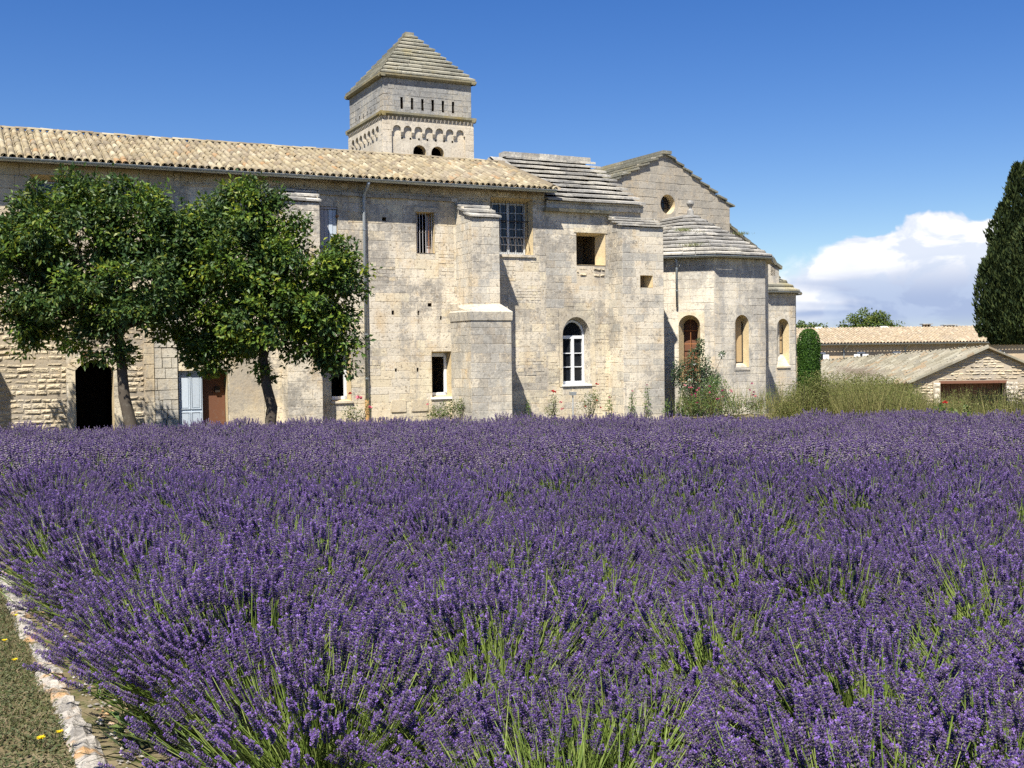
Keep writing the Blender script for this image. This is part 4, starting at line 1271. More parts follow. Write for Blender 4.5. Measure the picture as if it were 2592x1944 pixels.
# apse windows
F = afr[0]
inn = arch_panel(F, (0.94, 1.72, 0.88, 3.06), 1.325, 0.335, 2.66, 1.02, "window_surround", "apse_stone", church, front=0.01, depth=0.34, n=12, splay=0.10, inner_mat="jamb_stone")
wn = arch_fill(F, inn, 0.33, "apse_window", "alabaster", church)
m = MB(); m.box(1.325 + 0.27, 1.325 + 0.30, 0.29, 0.325, 1.19, 2.72, F=F); m.box(1.03, 1.62, 0.29, 0.325, 1.19, 1.215, F=F); m.build("frame", "iron", wn)
m = MB(); m.hexa([F @ Vector(p) for p in ((0.98, -0.03, 0.90), (1.70, -0.03, 0.90), (1.70, 0.33, 0.90), (0.98, 0.33, 0.90), (0.98, -0.03, 0.96), (1.70, -0.03, 0.96), (1.66, 0.33, 1.19), (1.0, 0.33, 1.19))]); m.build("sill", "limestone", church)
F = afr[-45]
inn = arch_panel(F, (1.16, 2.13, 0.45, 3.12), 1.57, 0.40, 2.60, 0.50, "window_surround", "limestone_warm", church, front=0.012, depth=0.42, n=12, splay=0.36, inner_mat="jamb_stone")
wn = arch_fill(F, inn, 0.60, "apse_window", "interior_brown", church)
gb = MB()
gb.tube([F @ Vector((1.57, 0.42, 0.5)), F @ Vector((1.57, 0.42, 2.84))], 0.013, 6)
gb = gb.build("window_grille", "iron_rust", church)
for z in (2.42, 1.92, 1.4, 0.9):
    m = MB(); m.tube([F @ Vector((1.32, 0.42, z)), F @ Vector((1.82, 0.42, z))], 0.013, 6); m.build("bar", "iron_rust", gb)
F = afr[45]
inn = arch_panel(F, (1.0, 1.5, 1.0, 2.9), 1.25, 0.2, 2.5, 1.05, "window_surround", "apse_stone", church, front=0.01, depth=0.3, n=8, inner_mat="jamb_stone")
arch_fill(F, inn, 0.29, "apse_window", "alabaster", church)
# apse eaves, gutter, roof
EV = AR + 0.26
def octp(r, al, z):
    return Vector((r / math.cos(math.pi / 8) * math.sin(al), -r / math.cos(math.pi / 8) * math.cos(al), z))
cor = [R(-67.5), R(-22.5), R(22.5), R(67.5)]
arf = MB(); arf.box(-0.2, 0.2, -0.2, 1.3, 6.6, 6.98)
cc_ = [Vector((-EV, 1.3, 5.17))] + [octp(EV - 0.08, c, 5.17) for c in cor] + [Vector((EV, 1.3, 5.17))]
for k in range(5):
    arf.face([cc_[k], cc_[k + 1], (0, 0, 6.98)])
arf = arf.build("apse_roof", "slab_stone", church)
PINV[arf.name] = I4
for k in range(3):
    a, b = octp(EV - .05, cor[k], ZG), octp(EV - .05, cor[k + 1], ZG)
    a2, b2_ = octp(AR - 0.1, cor[k], ZG), octp(AR - 0.1, cor[k + 1], ZG)
    slab_course(arf, a, b, a2, b2_, 0.10, "slab_stone", 4, 0.004, "eaves_slab")
    ga, gb_ = octp(EV + .03, cor[k], ZG + .06), octp(EV + .03, cor[k + 1], ZG + .06)
    al = (cor[k] + cor[k + 1]) / 2
    gutter(church, ga, gb_, 0.06, (math.sin(al), -math.cos(al), 0))
nrow = 11
for k in range(nrow):
    f0, f1 = 1 - k / nrow * 0.95, 1 - (k + 1) / nrow * 0.95
    za, zb_ = 5.21 + 1.86 * k / nrow, 5.21 + 1.86 * (k + 1) / nrow - 0.055
    r0, r1 = EV * f0, EV * f1 - 0.06
    for s in range(3):
        slab_course(arf, octp(r0, cor[s], za), octp(r0, cor[s + 1], za), octp(r1, cor[s], zb_), octp(r1, cor[s + 1], zb_), 0.075, "slab_stone", max(1, round(4 * f0)), 0.015)
    for sgn in (-1, 1):
        p = octp(r0, sgn * R(67.5), za); p2 = octp(r1, sgn * R(67.5), zb_)
        A, B, A2, B2 = Vector((p.x, 1.3, za)), p, Vector((p2.x, 1.3, zb_)), p2
        if sgn > 0: A, B, A2, B2 = B, A, B2, A2
        slab_course(arf, A, B, A2, B2, 0.075, "slab_stone", max(1, round(3 * f0)), 0.015)
# finial
fi = MB()
prof = [(0.02, 7.66), (0.10, 7.63), (0.15, 7.55), (0.15, 7.49), (0.10, 7.41), (0.06, 7.38), (0.06, 7.30), (0.12, 7.24), (0.16, 7.05)]
n = 12
for k in range(len(prof) - 1):
    for j in range(n):
        t0, t1 = 2 * math.pi * j / n, 2 * math.pi * (j + 1) / n
        (ra, za), (rb_, zb_) = prof[k], prof[k + 1]
        fi.face([(ra * math.cos(t0), -0.1 + ra * math.sin(t0), za), (rb_ * math.cos(t0), -0.1 + rb_ * math.sin(t0), zb_), (rb_ * math.cos(t1), -0.1 + rb_ * math.sin(t1), zb_), (ra * math.cos(t1), -0.1 + ra * math.sin(t1), za)])
fi.build("finial", "slab_stone", church, smooth=True)
# apse downpipe and little lean-to
F = afr[-45]
dp = MB(); dp.tube([F @ Vector((1.12, -0.22, 5.10)), F @ Vector((1.12, -0.08, 4.9)), F @ Vector((1.13, -0.08, 3.3))], 0.045, 8); dp = dp.build("downpipe", "zinc_dull", church, smooth=True)
for z in (4.7, 3.9):
    m = MB(); m.tube([F @ Vector((1.12, -0.08, z)), F @ Vector((1.12, -0.08, z + .035))], 0.055, 8); m.build("bracket", "zinc", dp)
# gable wall
gw = -1.3
Fg = frame(0, gw)
ocu, ocz = -0.05, 7.66
och = (ocu - 0.52, ocu + 0.52, ocz - 0.55, ocz + 0.55)
pk = (-0.15, 9.70)
gl = lambda z: max(-3.6, pk[0] - (pk[1] - z) / 0.49)
gr_ = lambda z: min(3.22, pk[0] + (pk[1] - z) / 0.57)
zl, zr_ = pk[1] - (3.6 + pk[0]) * 0.49, pk[1] - (3.22 - pk[0]) * 0.57
wl = backing(Fg, -3.6, 3.22, -1.0, 7.75, [och], "gable_wall", "gable_stone", church, poly=[(-3.6, 7.75), (ocu - .52, 7.75), (ocu - 0.52, 8.21), (ocu + 0.52, 8.21), (ocu + .52, 7.75), (3.22, 7.75), (3.22, zr_), pk, (-3.6, zl)])
mas.wall(Fg, -3.6, 3.22, 4.8, 9.62, wl, "gable_stone", [och], (0.28, 0.36), (0.40, 0.85), 0.012, (0.003, 0.016), umin=gl, umax=gr_, score=0.9)
m = MB(); N_ = 24
for k in range(N_):
    t0, t1 = 2 * math.pi * k / N_, 2 * math.pi * (k + 1) / N_
    def sqp(t):
        c, s = math.cos(t), math.sin(t)
        q = 0.525 / max(abs(c), abs(s))
        return (ocu + c * q, ocz + s * q * 1.05)
    a, b = (ocu + 0.37 * math.cos(t0), ocz + 0.40 * math.sin(t0)), (ocu + 0.37 * math.cos(t1), ocz + 0.40 * math.sin(t1))
    c, d = sqp(t1), sqp(t0)
    m.face([Fg @ Vector((q[0], -0.01, q[1])) for q in (a, b, c, d)][::-1])
    m.face([Fg @ Vector((a[0], -0.01, a[1])), Fg @ Vector((b[0], -0.01, b[1])), Fg @ Vector((ocu + (b[0] - ocu) * .9, 0.35, ocz + (b[1] - ocz) * .9)), Fg @ Vector((ocu + (a[0] - ocu) * .9, 0.35, ocz + (a[1] - ocz) * .9))], 1)
m.build("oculus_surround", ["gable_stone", "jamb_stone"], church)
m = MB(); m.face([Fg @ Vector((ocu + 0.335 * math.cos(-2 * math.pi * k / N_), 0.34, ocz + 0.36 * math.sin(-2 * math.pi * k / N_))) for k in range(N_)][::-1]); ow = m.build("round_window", "glass_dark", church)
m = MB()
for d in (-0.12, 0.12):
    m.tube([Fg @ Vector((ocu + d, 0.26, ocz - .34)), Fg @ Vector((ocu + d, 0.26, ocz + .34))], 0.012, 5); m.tube([Fg @ Vector((ocu - .32, 0.26, ocz + d)), Fg @ Vector((ocu + .32, 0.26, ocz + d))], 0.012, 5)
m.build("grille", "iron", ow)
# nave roof behind the gable
nrf = MB(); nrf.face([Fg @ Vector(p) for p in ((-3.7, 0.1, zl - .1), (pk[0], 0.1, pk[1] - .02), (pk[0], 13, pk[1] - .02), (-3.7, 13, zl - .1))]); nrf.face([Fg @ Vector(p) for p in ((pk[0], 0.1, pk[1] - .02), (3.3, 0.1, zr_ - .1), (3.3, 13, zr_ - .1), (pk[0], 13, pk[1] - .02))]); nrf = nrf.build("nave_roof", "slab_stone", church)
PINV[nrf.name] = I4
for (ue, ze) in ((-3.85, zl - 0.08), (3.45, zr_ - 0.10)):
    n = 8
    for k in range(n):
        ta, tb = k / n, (k + 1) / n
        ua, ub = ue + (pk[0] - ue) * ta, ue + (pk[0] - ue) * tb + (0.04 if ue < 0 else -0.04)
        za, zb_ = ze + (pk[1] - ze) * ta + 0.02, ze + (pk[1] - ze) * tb - 0.045
        fo = -0.13 + random.uniform(-.03, .03)
        A, B, A2, B2 = Fg @ Vector((ua, 13, za)), Fg @ Vector((ua, fo, za)), Fg @ Vector((ub, 13, zb_)), Fg @ Vector((ub, fo, zb_))
        if ue > 0: A, B, A2, B2 = B, A, B2, A2
        slab_course(nrf, A, B, A2, B2, 0.09, "slab_mossy", 5, 0.02)
m = MB(); m.box(pk[0] - 0.22, pk[0] + 0.22, -0.15, 13, pk[1] - 0.02, pk[1] + 0.11, F=Fg); m.build("ridge_stone", "slab_mossy", nrf)
m = MB(); m.face([Fg @ Vector(p) for p in ((3.22, 0, -1), (3.22, 13, -1), (3.22, 13, zr_), (3.22, 0, zr_))]); m.face([Fg @ Vector(p) for p in ((-3.6, 13, -1), (-3.6, 0, -1), (-3.6, 0, zl), (-3.6, 13, zl))]); m.build("nave_wall", "gable_stone", church)
# half gable of the side aisle, rising to the nave
Fa = frame(0, -1.55)
ztop = lambda u: 7.02 - (u - 3.2) * 0.60
m = MB(); m.prism([(3.0, -1.0), (6.2, -1.0), (6.2, ztop(6.2)), (3.0, ztop(3.0))], 0.0, 0.5, lambda a, b, d: Fa @ Vector((a, d, b))); aw = m.build("aisle_wall", "apse_stone", church)
PINV[aw.name] = I4
for k in range(9):
    a = 3.05 + 0.36 * k
    m = MB(); j = random.uniform(-.03, .03)
    m.hexa([Fa @ Vector(q) for q in ((a, -.10, ztop(a) - .01 + j), (a + .37, -.10, ztop(a + .37) - .01 + j), (a + .37, .6, ztop(a + .37) - .01 + j), (a, .6, ztop(a) - .01 + j), (a, -.12, ztop(a) + .09 + j), (a + .37, -.12, ztop(a + .37) + .13 + j), (a + .37, .6, ztop(a + .37) + .13 + j), (a, .6, ztop(a) + .09 + j))])
    m.build("coping_stone", "slab_mossy", aw)
m = MB(); m.box(5.72, 5.98, 0.0, 0.3, 4.9, 5.62, F=Fa); m.build("pier", "limestone", church)
# small lean-to between chapel and apse
lt = MB()
Fl = Matrix.Rotation(TH - THC, 4, 'Z')
lf = Matrix.Translation(Vector((7.13484, 44.72908, 0)) * 0) 
inv = (Matrix.Translation((7.13484, 44.72908, 0)) @ Matrix.Rotation(THC, 4, 'Z')).inverted() @ (Matrix.Translation(FO) @ Matrix.Rotation(TH, 4, 'Z'))
LT = lambda u, w, z: inv @ Vector((u, -w, z))
lt.hexa([LT(10.4, -1.05, -1), LT(11.75, -1.05, -1), LT(11.75, -3.0, -1), LT(10.4, -3.0, -1), LT(10.4, -1.05, 3.22), LT(11.75, -1.05, 3.22), LT(11.75, -3.0, 3.9), LT(10.4, -3.0, 3.9)])
lt = lt.build("porch_wall", "plaster", church)
FLT = inv @ frame(0, -1.05)
inn = [(u, z) for u, z in [(10.80, 0.9)] + arch_pts(11.05, 0.25, 2.5, 8) + [(11.30, 0.9)]]
arch_fill(FLT, inn, -0.01, "porch_window", "interior_brown", church)
for k in range(7):
    for j in range(5):
        p = LT(10.45 + 0.215 * k, -0.88 - 0.42 * j, 3.30 + 0.145 * j)
        o = bpy.data.objects.new("tile", tme); col.objects.link(o); o.parent = church
        o.matrix_parent_inverse = PINV[church.name]
        S3 = (LT(0, -1, 0.345) - LT(0, 0, 0)).normalized(); U3 = (LT(1, 0, 0) - LT(0, 0, 0)).normalized(); N3 = U3.cross(S3)
        o.matrix_basis = Matrix.Translation(p) @ Matrix((S3, -U3, N3)).transposed().to_4x4() @ Matrix.Rotation(random.gauss(0, .03), 4, 'Z')
gutter(church, LT(10.4, -0.80, 3.27), LT(11.78, -0.80, 3.27), 0.055, (LT(0, 1, 0) - LT(0, 0, 0)))
mas.flush(300)

# ------------------------------------------------------------------ small side apse
sap = thing("side_apse", "small lower apse with slab roof at the far right end of the church", "apse", (Matrix.Translation((7.13484, 44.72908, 0)) @ Matrix.Rotation(THC, 4, 'Z')) @ Vector((6.10, 3.23, 0)), THC, zb=GZ)
mas = Masonry(sap)
S2, R2 = 1.60, 1.93
for al in (-45, 0, 45, 90):
    F = Matrix.Rotation(R(al), 4, 'Z') @ Matrix.Translation((-S2 / 2, -R2, 0))
    hls = [(0.47, 1.28, 0.85, 3.14)] if al == 0 else []
    wl = backing(F, 0, S2, -1.4, 4.12, hls, "wall", "mortar", sap)
    mas.wall(F, 0, S2, -1.4, 4.12, wl, "apse_stone", hls, (0.26, 0.36), (0.35, 0.8), 0.008, (0.003, 0.012), score=1.0 if al == 0 else 0.2)
    if al == 0:
        inn = arch_panel(F, (0.47, 1.28, 0.85, 3.14), 0.88, 0.34, 2.68, 0.98, "window_surround", "apse_stone", sap, front=0.01, depth=0.34, n=12, splay=0.22, inner_mat="jamb_stone")
        wn = arch_fill(F, [(u, max(z, 1.48)) for u, z in inn], 0.335, "apse_window", "alabaster", sap)
        m = MB(); m.box(0.62, 1.14, 0.30, 0.33, 1.48, 1.51, F=F); m.box(1.12, 1.14, 0.30, 0.33, 1.5, 2.7, F=F); m.box(0.62, 1.14, 0.31, 0.33, 2.1, 2.12, F=F); m.build("frame", "iron", wn)
        m = MB(); m.hexa([F @ Vector(p) for p in ((0.50, -0.05, 0.86), (1.27, -0.05, 0.86), (1.27, 0.33, 0.86), (0.50, 0.33, 0.86), (0.50, -0.05, 0.93), (1.27, -0.05, 0.93), (1.2, 0.33, 1.48), (0.58, 0.33, 1.48))]); m.build("sill", "limestone", sap)
E2 = R2 + 0.2
cor2 = [R(a) for a in (-67.5, -22.5, 22.5, 67.5, 112.5)]
srf = MB()
for k in range(4):
    srf.face([octp(E2 - .06, cor2[k], 4.17), octp(E2 - .06, cor2[k + 1], 4.17), (0, 0, 5.6)])
srf = srf.build("roof", "slab_mossy", sap)
PINV[srf.name] = I4
E2 = R2 + 0.2
cor2 = [R(a) for a in (-67.5, -22.5, 22.5, 67.5, 112.5)]
for k in range(7):
    f0, f1 = 1 - k / 7 * 0.94, 1 - (k + 1) / 7 * 0.94
    za, zb_ = 4.20 + 1.5 * k / 7, 4.20 + 1.5 * (k + 1) / 7 - 0.06
    for s in range(4):
        slab_course(srf, octp(E2 * f0, cor2[s], za), octp(E2 * f0, cor2[s + 1], za), octp(E2 * f1 - .05, cor2[s], zb_), octp(E2 * f1 - .05, cor2[s + 1], zb_), 0.08, "slab_mossy", max(1, round(3 * f0)), 0.015)
for s in range(4):
    al = (cor2[s] + cor2[s + 1]) / 2
    gutter(sap, octp(E2 + .02, cor2[s], 4.18), octp(E2 + .02, cor2[s + 1], 4.18), 0.055, (math.sin(al), -math.cos(al), 0))
mas.flush(150)

# ------------------------------------------------------------------ far long building and old barn
far = thing("long_farm_building", "long low tan building with pale tile roof on the far right", "building", (22, 85, 0), 0.0, zb=-2.4)
m = MB(); m.box(-3.0, 17.2, 0.0, 9.0, -2.5, 2.0); m.build("wall", "far_render", far)
rf = MB()
rf.face([(-3.3, -0.35, 2.06), (17.5, -0.35, 2.06), (15.6, 6.0, 3.33), (-3.3, 6.0, 3.33)]); rf.face([(-3.3, 6.0, 3.33), (15.6, 6.0, 3.33), (17.5, 11, 2.0), (-3.3, 11, 2.0)]); rf.face([(17.5, -0.35, 2.06), (17.5, 11, 2.0), (15.6, 6.0, 3.33)])
rf = rf.build("roof", "tile_underlay", far)
PINV[rf.name] = I4
sl = math.atan2(1.27, 6.35)
tile_roof(far, rf, (-3.3, -0.38, 2.08), (1, 0, 0), (0, math.cos(sl), math.sin(sl)), 84, 15, 0.25, 0.43, "far_tile", 0, cut=lambda a, s: a < 20.8 - 0.30 * s)
gutter(far, (-3.3, -0.46, 2.04), (17.4, -0.46, 2.04), 0.09)
for x in (3.45, 8.1, 12.5):
    m = MB(); m.tube([(x, -0.46, 1.98), (x - 0.22, -0.08, 1.60), (x - 0.24, -0.08, -2.3)], 0.05, 6); m.build("downpipe", "zinc", far)
for x in (1.55, 4.55, 7.25, 10.2, 14.9):
    w_ = MB(); w_.box(x - 0.24, x + 0.24, -0.03, 0.05, 0.2, 1.30); w_ = w_.build("window", "glass_dark", far)
    for s in (-1, 1):
        m = MB(); m.box(x + s * 0.10 - (0.45 if s < 0 else 0), x + s * 0.10 + (0.45 if s > 0 else 0), -0.09, -0.04, 0.25, 1.26); m.build("shutter", "paint_white", w_)
    m = MB(); m.box(x - 0.3, x + 0.3, -0.05, 0.02, 1.305, 1.42); m.build("lintel", "paint_white", w_)
for (x, wd) in ((11.75, 0.62), (13.6, 0.95)):
    c = MB(); c.box(x - wd / 2, x + wd / 2, 5.7, 6.3, 3.28, 3.38 if wd > 0.8 else 3.35); c = c.build("chimney", "far_render", far)
    for q in (-1, 0, 1):
        m = MB(); m.box(x + q * wd * 0.36 - .06, x + q * wd * 0.36 + .06, 5.8, 6.2, 3.35, 3.56 if wd < 0.8 else 3.46); m.build("pier", "far_render", c)
    m = MB(); m.box(x - wd / 2 - .1, x + wd / 2 + .1, 5.6, 6.4, 3.57 if wd < 0.8 else 3.47, 3.63 if wd < 0.8 else 3.53); m.build("cap", "slab_stone", c)
for x in (3.0, 8.3):   # pale stones on the ridge
    m = MB(); m.hexa([(x - .4, 5.8, 3.3), (x + .4, 5.8, 3.3), (x + .4, 6.2, 3.3), (x - .4, 6.2, 3.3), (x - .25, 5.9, 3.48), (x + .22, 5.9, 3.48), (x + .22, 6.1, 3.48), (x - .25, 6.1, 3.48)]); m.build("ridge_stone", "paint_white", far)

barn = thing("stone_barn", "old rubble barn with sagging tile roof and open gable front near the cypress", "barn", (21.23, 50.0, 0), 0.0, zb=-2.3)
mas = Masonry(barn)
P_, Q_ = Vector((0, 0, 1.62)), Vector((-5.25, 8.0, 0.97))
EL, EB = Vector((-3.55, -0.15, 0.08)), Vector((-7.6, 7.6, -0.62))
ER, ERB = Vector((3.6, -0.15, 0.05)), Vector((-1.7, 8.3, -0.6))
gl2 = lambda z: max(-3.3, -(1.55 - z) / 0.42)
gr2 = lambda z: min(3.3, (1.55 - z) / 0.42)
gh = (-2.08, 0.86, -2.4, 0.05)
wl = backing(I4, -3.3, 3.3, -2.4, 0.16, [gh], "gable_wall", "rubble_mortar", barn, poly=[(-3.3, 0.16), (3.3, 0.16), (0, 1.55)])
mas.wall(I4, -3.3, 3.3, -2.4, 1.45, wl, "rubble", [gh], (0.08, 0.14), (0.14, 0.42), 0.03, (0.01, 0.04), "rubble", umin=gl2, umax=gr2)
for (a, b) in ((-2.42, -2.10), (0.85, 1.37)):
    m = MB(); m.box(a, b, -0.10, 0.35, -2.4, 0.12); pl = m.build("pillar", "rubble_mortar", barn)
    mas.wall(frame(0, 0.10), a, b, -2.4, 0.12, pl, "limestone", [], (0.18, 0.3), (0.2, 0.32), 0.015, (0.005, 0.03), "rubble", score=2.0)
m = MB(); m.box(-2.12, 0.9, -0.05, 0.3, 0.05, 0.17); m.build("beam", "wood_brown", barn)
m = MB(); m.box(-2.1, 0.88, 0.5, 0.56, -2.4, 0.05); bd = m.build("back_board", "interior_dark", barn)
PINV[bd.name] = I4
for k in range(9):
    m = MB(); m.box(-2.08 + 0.325 * k, -1.775 + 0.325 * k, 0.46 + 0.01 * (k % 2), 0.495, -2.4, 0.03); m.build("plank", "wood_brown", bd)
m = MB()
m.face([(-3.3, 0, -2.4), (-3.3, 0, 0.16), (-7.3, 7.7, -0.7), (-7.3, 7.7, -2.6)]); m.face([(3.3, 0, -2.4), (-1.7, 8.2, -2.6), (-1.7, 8.2, -0.6), (3.3, 0, 0.16)])
m.build("side_wall", "rubble", barn)
rf = MB(); rf.face([EL, P_ + Vector((0, -.15, 0)), Q_, EB]); rf.face([P_ + Vector((0, -.15, 0)), ER, ERB, Q_])
rf = rf.build("roof", "tile_underlay", barn)
PINV[rf.name] = I4
V, Fc, q = [], [], 0
for (e0, p0, p1, e1) in ((EL, P_ + Vector((0, -.15, 0)), Q_, EB), (ER, P_ + Vector((0, -.15, 0)), Q_, ERB)):
    nu_, ns_ = 44, 12
    for i in range(nu_):
        for j in range(ns_):
            a, b = (i + 0.5 + random.uniform(-.1, .1)) / nu_, (j + random.uniform(-.08, .08)) / ns_
            lo, hi = e0.lerp(e1, a), p0.lerp(p1, a)
            p = lo.lerp(hi, b); S3 = (hi - lo).normalized(); U3 = (e1 - e0).normalized(); U3 = (U3 - S3 * U3.dot(S3)).normalized(); N3 = S3.cross(U3)
            if N3.z < 0: N3 = -N3
            M = Matrix.Translation(p + N3 * 0.04) @ Matrix((S3, N3.cross(S3), N3)).transposed().to_4x4() @ Matrix.Rotation(random.gauss(0, .05), 4, 'Z') @ Matrix.Rotation(-0.03 + random.gauss(0, .03), 4, 'Y')
            A = np.array(M); V.append(TILE_V @ A[:3, :3].T + A[:3, 3]); Fc.append(TILE_F + q * len(TILE_V)); q += 1
link("roof_tiles", np_mesh("roof_tiles", np.concatenate(V), np.concatenate(Fc), ["barn_tile"]), None, rf, "stuff")
for (e0, sg) in ((EL, -1), (ER, 1)):   # verge slabs
    for k in range(11):
        a, b = k / 11, (k + 1) / 11
        pa, pb = e0.lerp(P_ + Vector((0, -.15, 0)), a), e0.lerp(P_ + Vector((0, -.15, 0)), b)
        m = MB(); w = Vector((0, 0.35, 0)); f = Vector((0, -0.1, 0)); t = Vector((0, 0, 0.09 + random.uniform(-.015, .02)))
        m.hexa([pa + f, pb + f, pb + w, pa + w, pa + f + t, pb + f + t, pb + w + t, pa + w + t] if sg < 0 else [pb + f, pa + f, pa + w, pb + w, pb + f + t, pa + f + t, pa + w + t, pb + w + t])
        m.build("verge_tile", "barn_tile", rf)
mas.flush(300)
# ------------------------------------------------------------------ vegetation helpers
def unit(v):
    return v / (np.linalg.norm(v, axis=-1, keepdims=True) + 1e-9)

def leaf_quads(P, D, Nrm, ln, wd, fold=0.25):
    """diamond leaves: base P, direction D, normal Nrm; returns verts, tri faces (2 tris folded on the midrib)"""
    n = len(P)
    S = unit(np.cross(D, Nrm)); U = unit(np.cross(S, D))
    ln = np.broadcast_to(np.asarray(ln, float), (n,))[:, None]; wd = np.broadcast_to(np.asarray(wd, float), (n,))[:, None]
    mid = P + D * ln * 0.45
    V = np.stack([P, mid + S * wd * 0.5 + U * wd * fold, P + D * ln, mid - S * wd * 0.5 + U * wd * fold], 1).reshape(-1, 3)
    b = np.arange(n)[:, None] * 4
    Fq = np.concatenate([b + np.array([[0, 1, 2]]), b + np.array([[0, 2, 3]])], 0)
    return V, Fq

def rand_dirs(n):
    v = rng.normal(size=(n, 3))
    return unit(v)

def blades(P, D, ln, wd, bend, seg=2):
    """tapering grass blades / thin stems: strips of seg quads ending in a point"""
    n = len(P)
    ln = np.broadcast_to(np.asarray(ln, float), (n,)); wd = np.broadcast_to(np.asarray(wd, float), (n,))
    side = unit(np.cross(D, rand_dirs(n)))
    bd = unit(np.cross(side, D)) * np.broadcast_to(np.asarray(bend, float), (n,))[:, None]
    rows = []
    for k in range(seg + 1):
        t = k / seg
        c = P + D * (ln * t)[:, None] + bd * (ln * t * t)[:, None] - np.array([0, 0, 1.0]) * (np.abs(np.broadcast_to(bend, (n,))) * ln * t * t * 0.3)[:, None]
        w = wd * (1 - t) if k == seg else wd * (1 - 0.45 * t)
        if k == seg:
            rows.append([c])
        else:
            rows.append([c - side * w[:, None] * 0.5, c + side * w[:, None] * 0.5])
    V = np.stack([q for r in rows for q in r], 1).reshape(-1, 3)
    m = 2 * seg + 1
    b = np.arange(n)[:, None] * m
    Q = [b + np.array([[2 * k, 2 * k + 1, 2 * k + 3, 2 * k + 2]]) for k in range(seg - 1)]
    T = b + np.array([[2 * seg - 2, 2 * seg - 1, 2 * seg]])
    return V, (np.concatenate(Q) if Q else np.zeros((0, 4), int)), T

def limb_mesh(mb, p0, p1, r0, r1, sag=0.0, seg=5, n=7, wob=0.06):
    p0, p1 = Vector(p0), Vector(p1)
    pts, rs = [], []
    L = (p1 - p0).length
    for k in range(seg + 1):
        t = k / seg
        p = p0.lerp(p1, t) + Vector((0, 0, -sag * L * math.sin(math.pi * t)))
        if 0 < k < seg:
            p += Vector((random.gauss(0, wob), random.gauss(0, wob), random.gauss(0, wob))) * L * 0.5
        pts.append(p); rs.append(r0 + (r1 - r0) * t)
    mb.tube(pts, rs, n)
    return pts

def crown_clusters(lobes, n):
    """cluster centres near the surface and within the union of ellipsoid lobes (c, r)"""
    vol = np.array([r[0] * r[1] * r[2] for c, r in lobes]) ** 0.75
    pick = rng.choice(len(lobes), n, p=vol / vol.sum())
    d = rand_dirs(n)
    rad = rng.uniform(0.15, 1.0, n) ** (1 / 2.2)
    C = np.array([lobes[i][0] for i in pick]); Rr = np.array([lobes[i][1] for i in pick])
    return C + d * Rr * rad[:, None], unit(d / Rr), rad

def broadleaf(name, label, cat, base, trunk, lobes, ncl, per, lsize, mats, group=None, crad=0.34, tr=(0.17, 0.10), split=0.3, limbs=9):
    root = thing(name, label, cat, base, 0.0, group)
    b0 = np.array(base)
    tb = MB()
    pts = [Vector(p) - Vector(base) for p in trunk]
    rs = [tr[0] + (tr[1] - tr[0]) * (k / (len(pts) - 1)) for k in range(len(pts))]
    rs[0] *= 1.35
    tb.tube(pts, rs, 10)
    C, D, rad = crown_clusters(lobes, ncl)
    top = pts[-1]
    # limbs to the lobes
    for (c, r) in lobes[:limbs]:
        e = Vector(np.array(c) - b0)
        m1 = limb_mesh(tb, top, e, tr[1] * 0.75, 0.025, -0.06, 6, 6)
        for k in range(4):
            q = m1[random.randint(2, 6)]
            dd = Vector(rand_dirs(1)[0]) * (0.8 * r[0]); dd.z = abs(dd.z) * 0.8
            limb_mesh(tb, q, q + dd, 0.025, 0.008, 0, 3, 5)
    tb.build("trunk", "bark", root, smooth=True)
    P, Dd, Nn, Ls, Mi = [], [], [], [], []
    n = ncl * per
    cc = np.repeat(C, per, 0); cd = np.repeat(D, per, 0)
    sz = np.repeat(rng.uniform(0.6, 1.25, ncl), per)
    off = rand_dirs(n) * (rng.uniform(0, 1, n) ** (1 / 2.4) * np.where(rng.uniform(0, 1, n) < 0.10, 1.5, 1.0))[:, None] * (crad * sz)[:, None] * np.array([1, 1, 0.72])
    P = cc + off - b0
    out = unit(off + 1e-6)
    D_ = unit(out * 0.55 + rand_dirs(n) * 0.75 + cd * 0.25 + np.array([0, 0, -0.18]))
    Nr = unit(rand_dirs(n) * 0.7 + out * 0.45 + cd * 0.35 + np.array([0, 0, 0.75]))
    ln = lsize * rng.uniform(0.6, 1.25, n)
    V, Fc = leaf_quads(P, D_, Nr, ln, ln * rng.uniform(0.42, 0.6, n))
    light = np.repeat(rng.uniform(0, 1, ncl) < split, per)
    mi = np.concatenate([light, light]).astype(int)
    me = np_mesh("crown", V, Fc, mats, mi)
    link("crown", me, None, root)
    return root

# world positions of the crowns were measured once from the picture and are kept as metres below
def lobes_at(Y, lst, depth=0.85):
    """lst: (x, z, rx, rz, dy) in metres in the plane y=Y"""
    return [((x, Y + dy, z), (rx, max(rx, rz) * depth, rz)) for (x, z, rx, rz, dy) in lst]

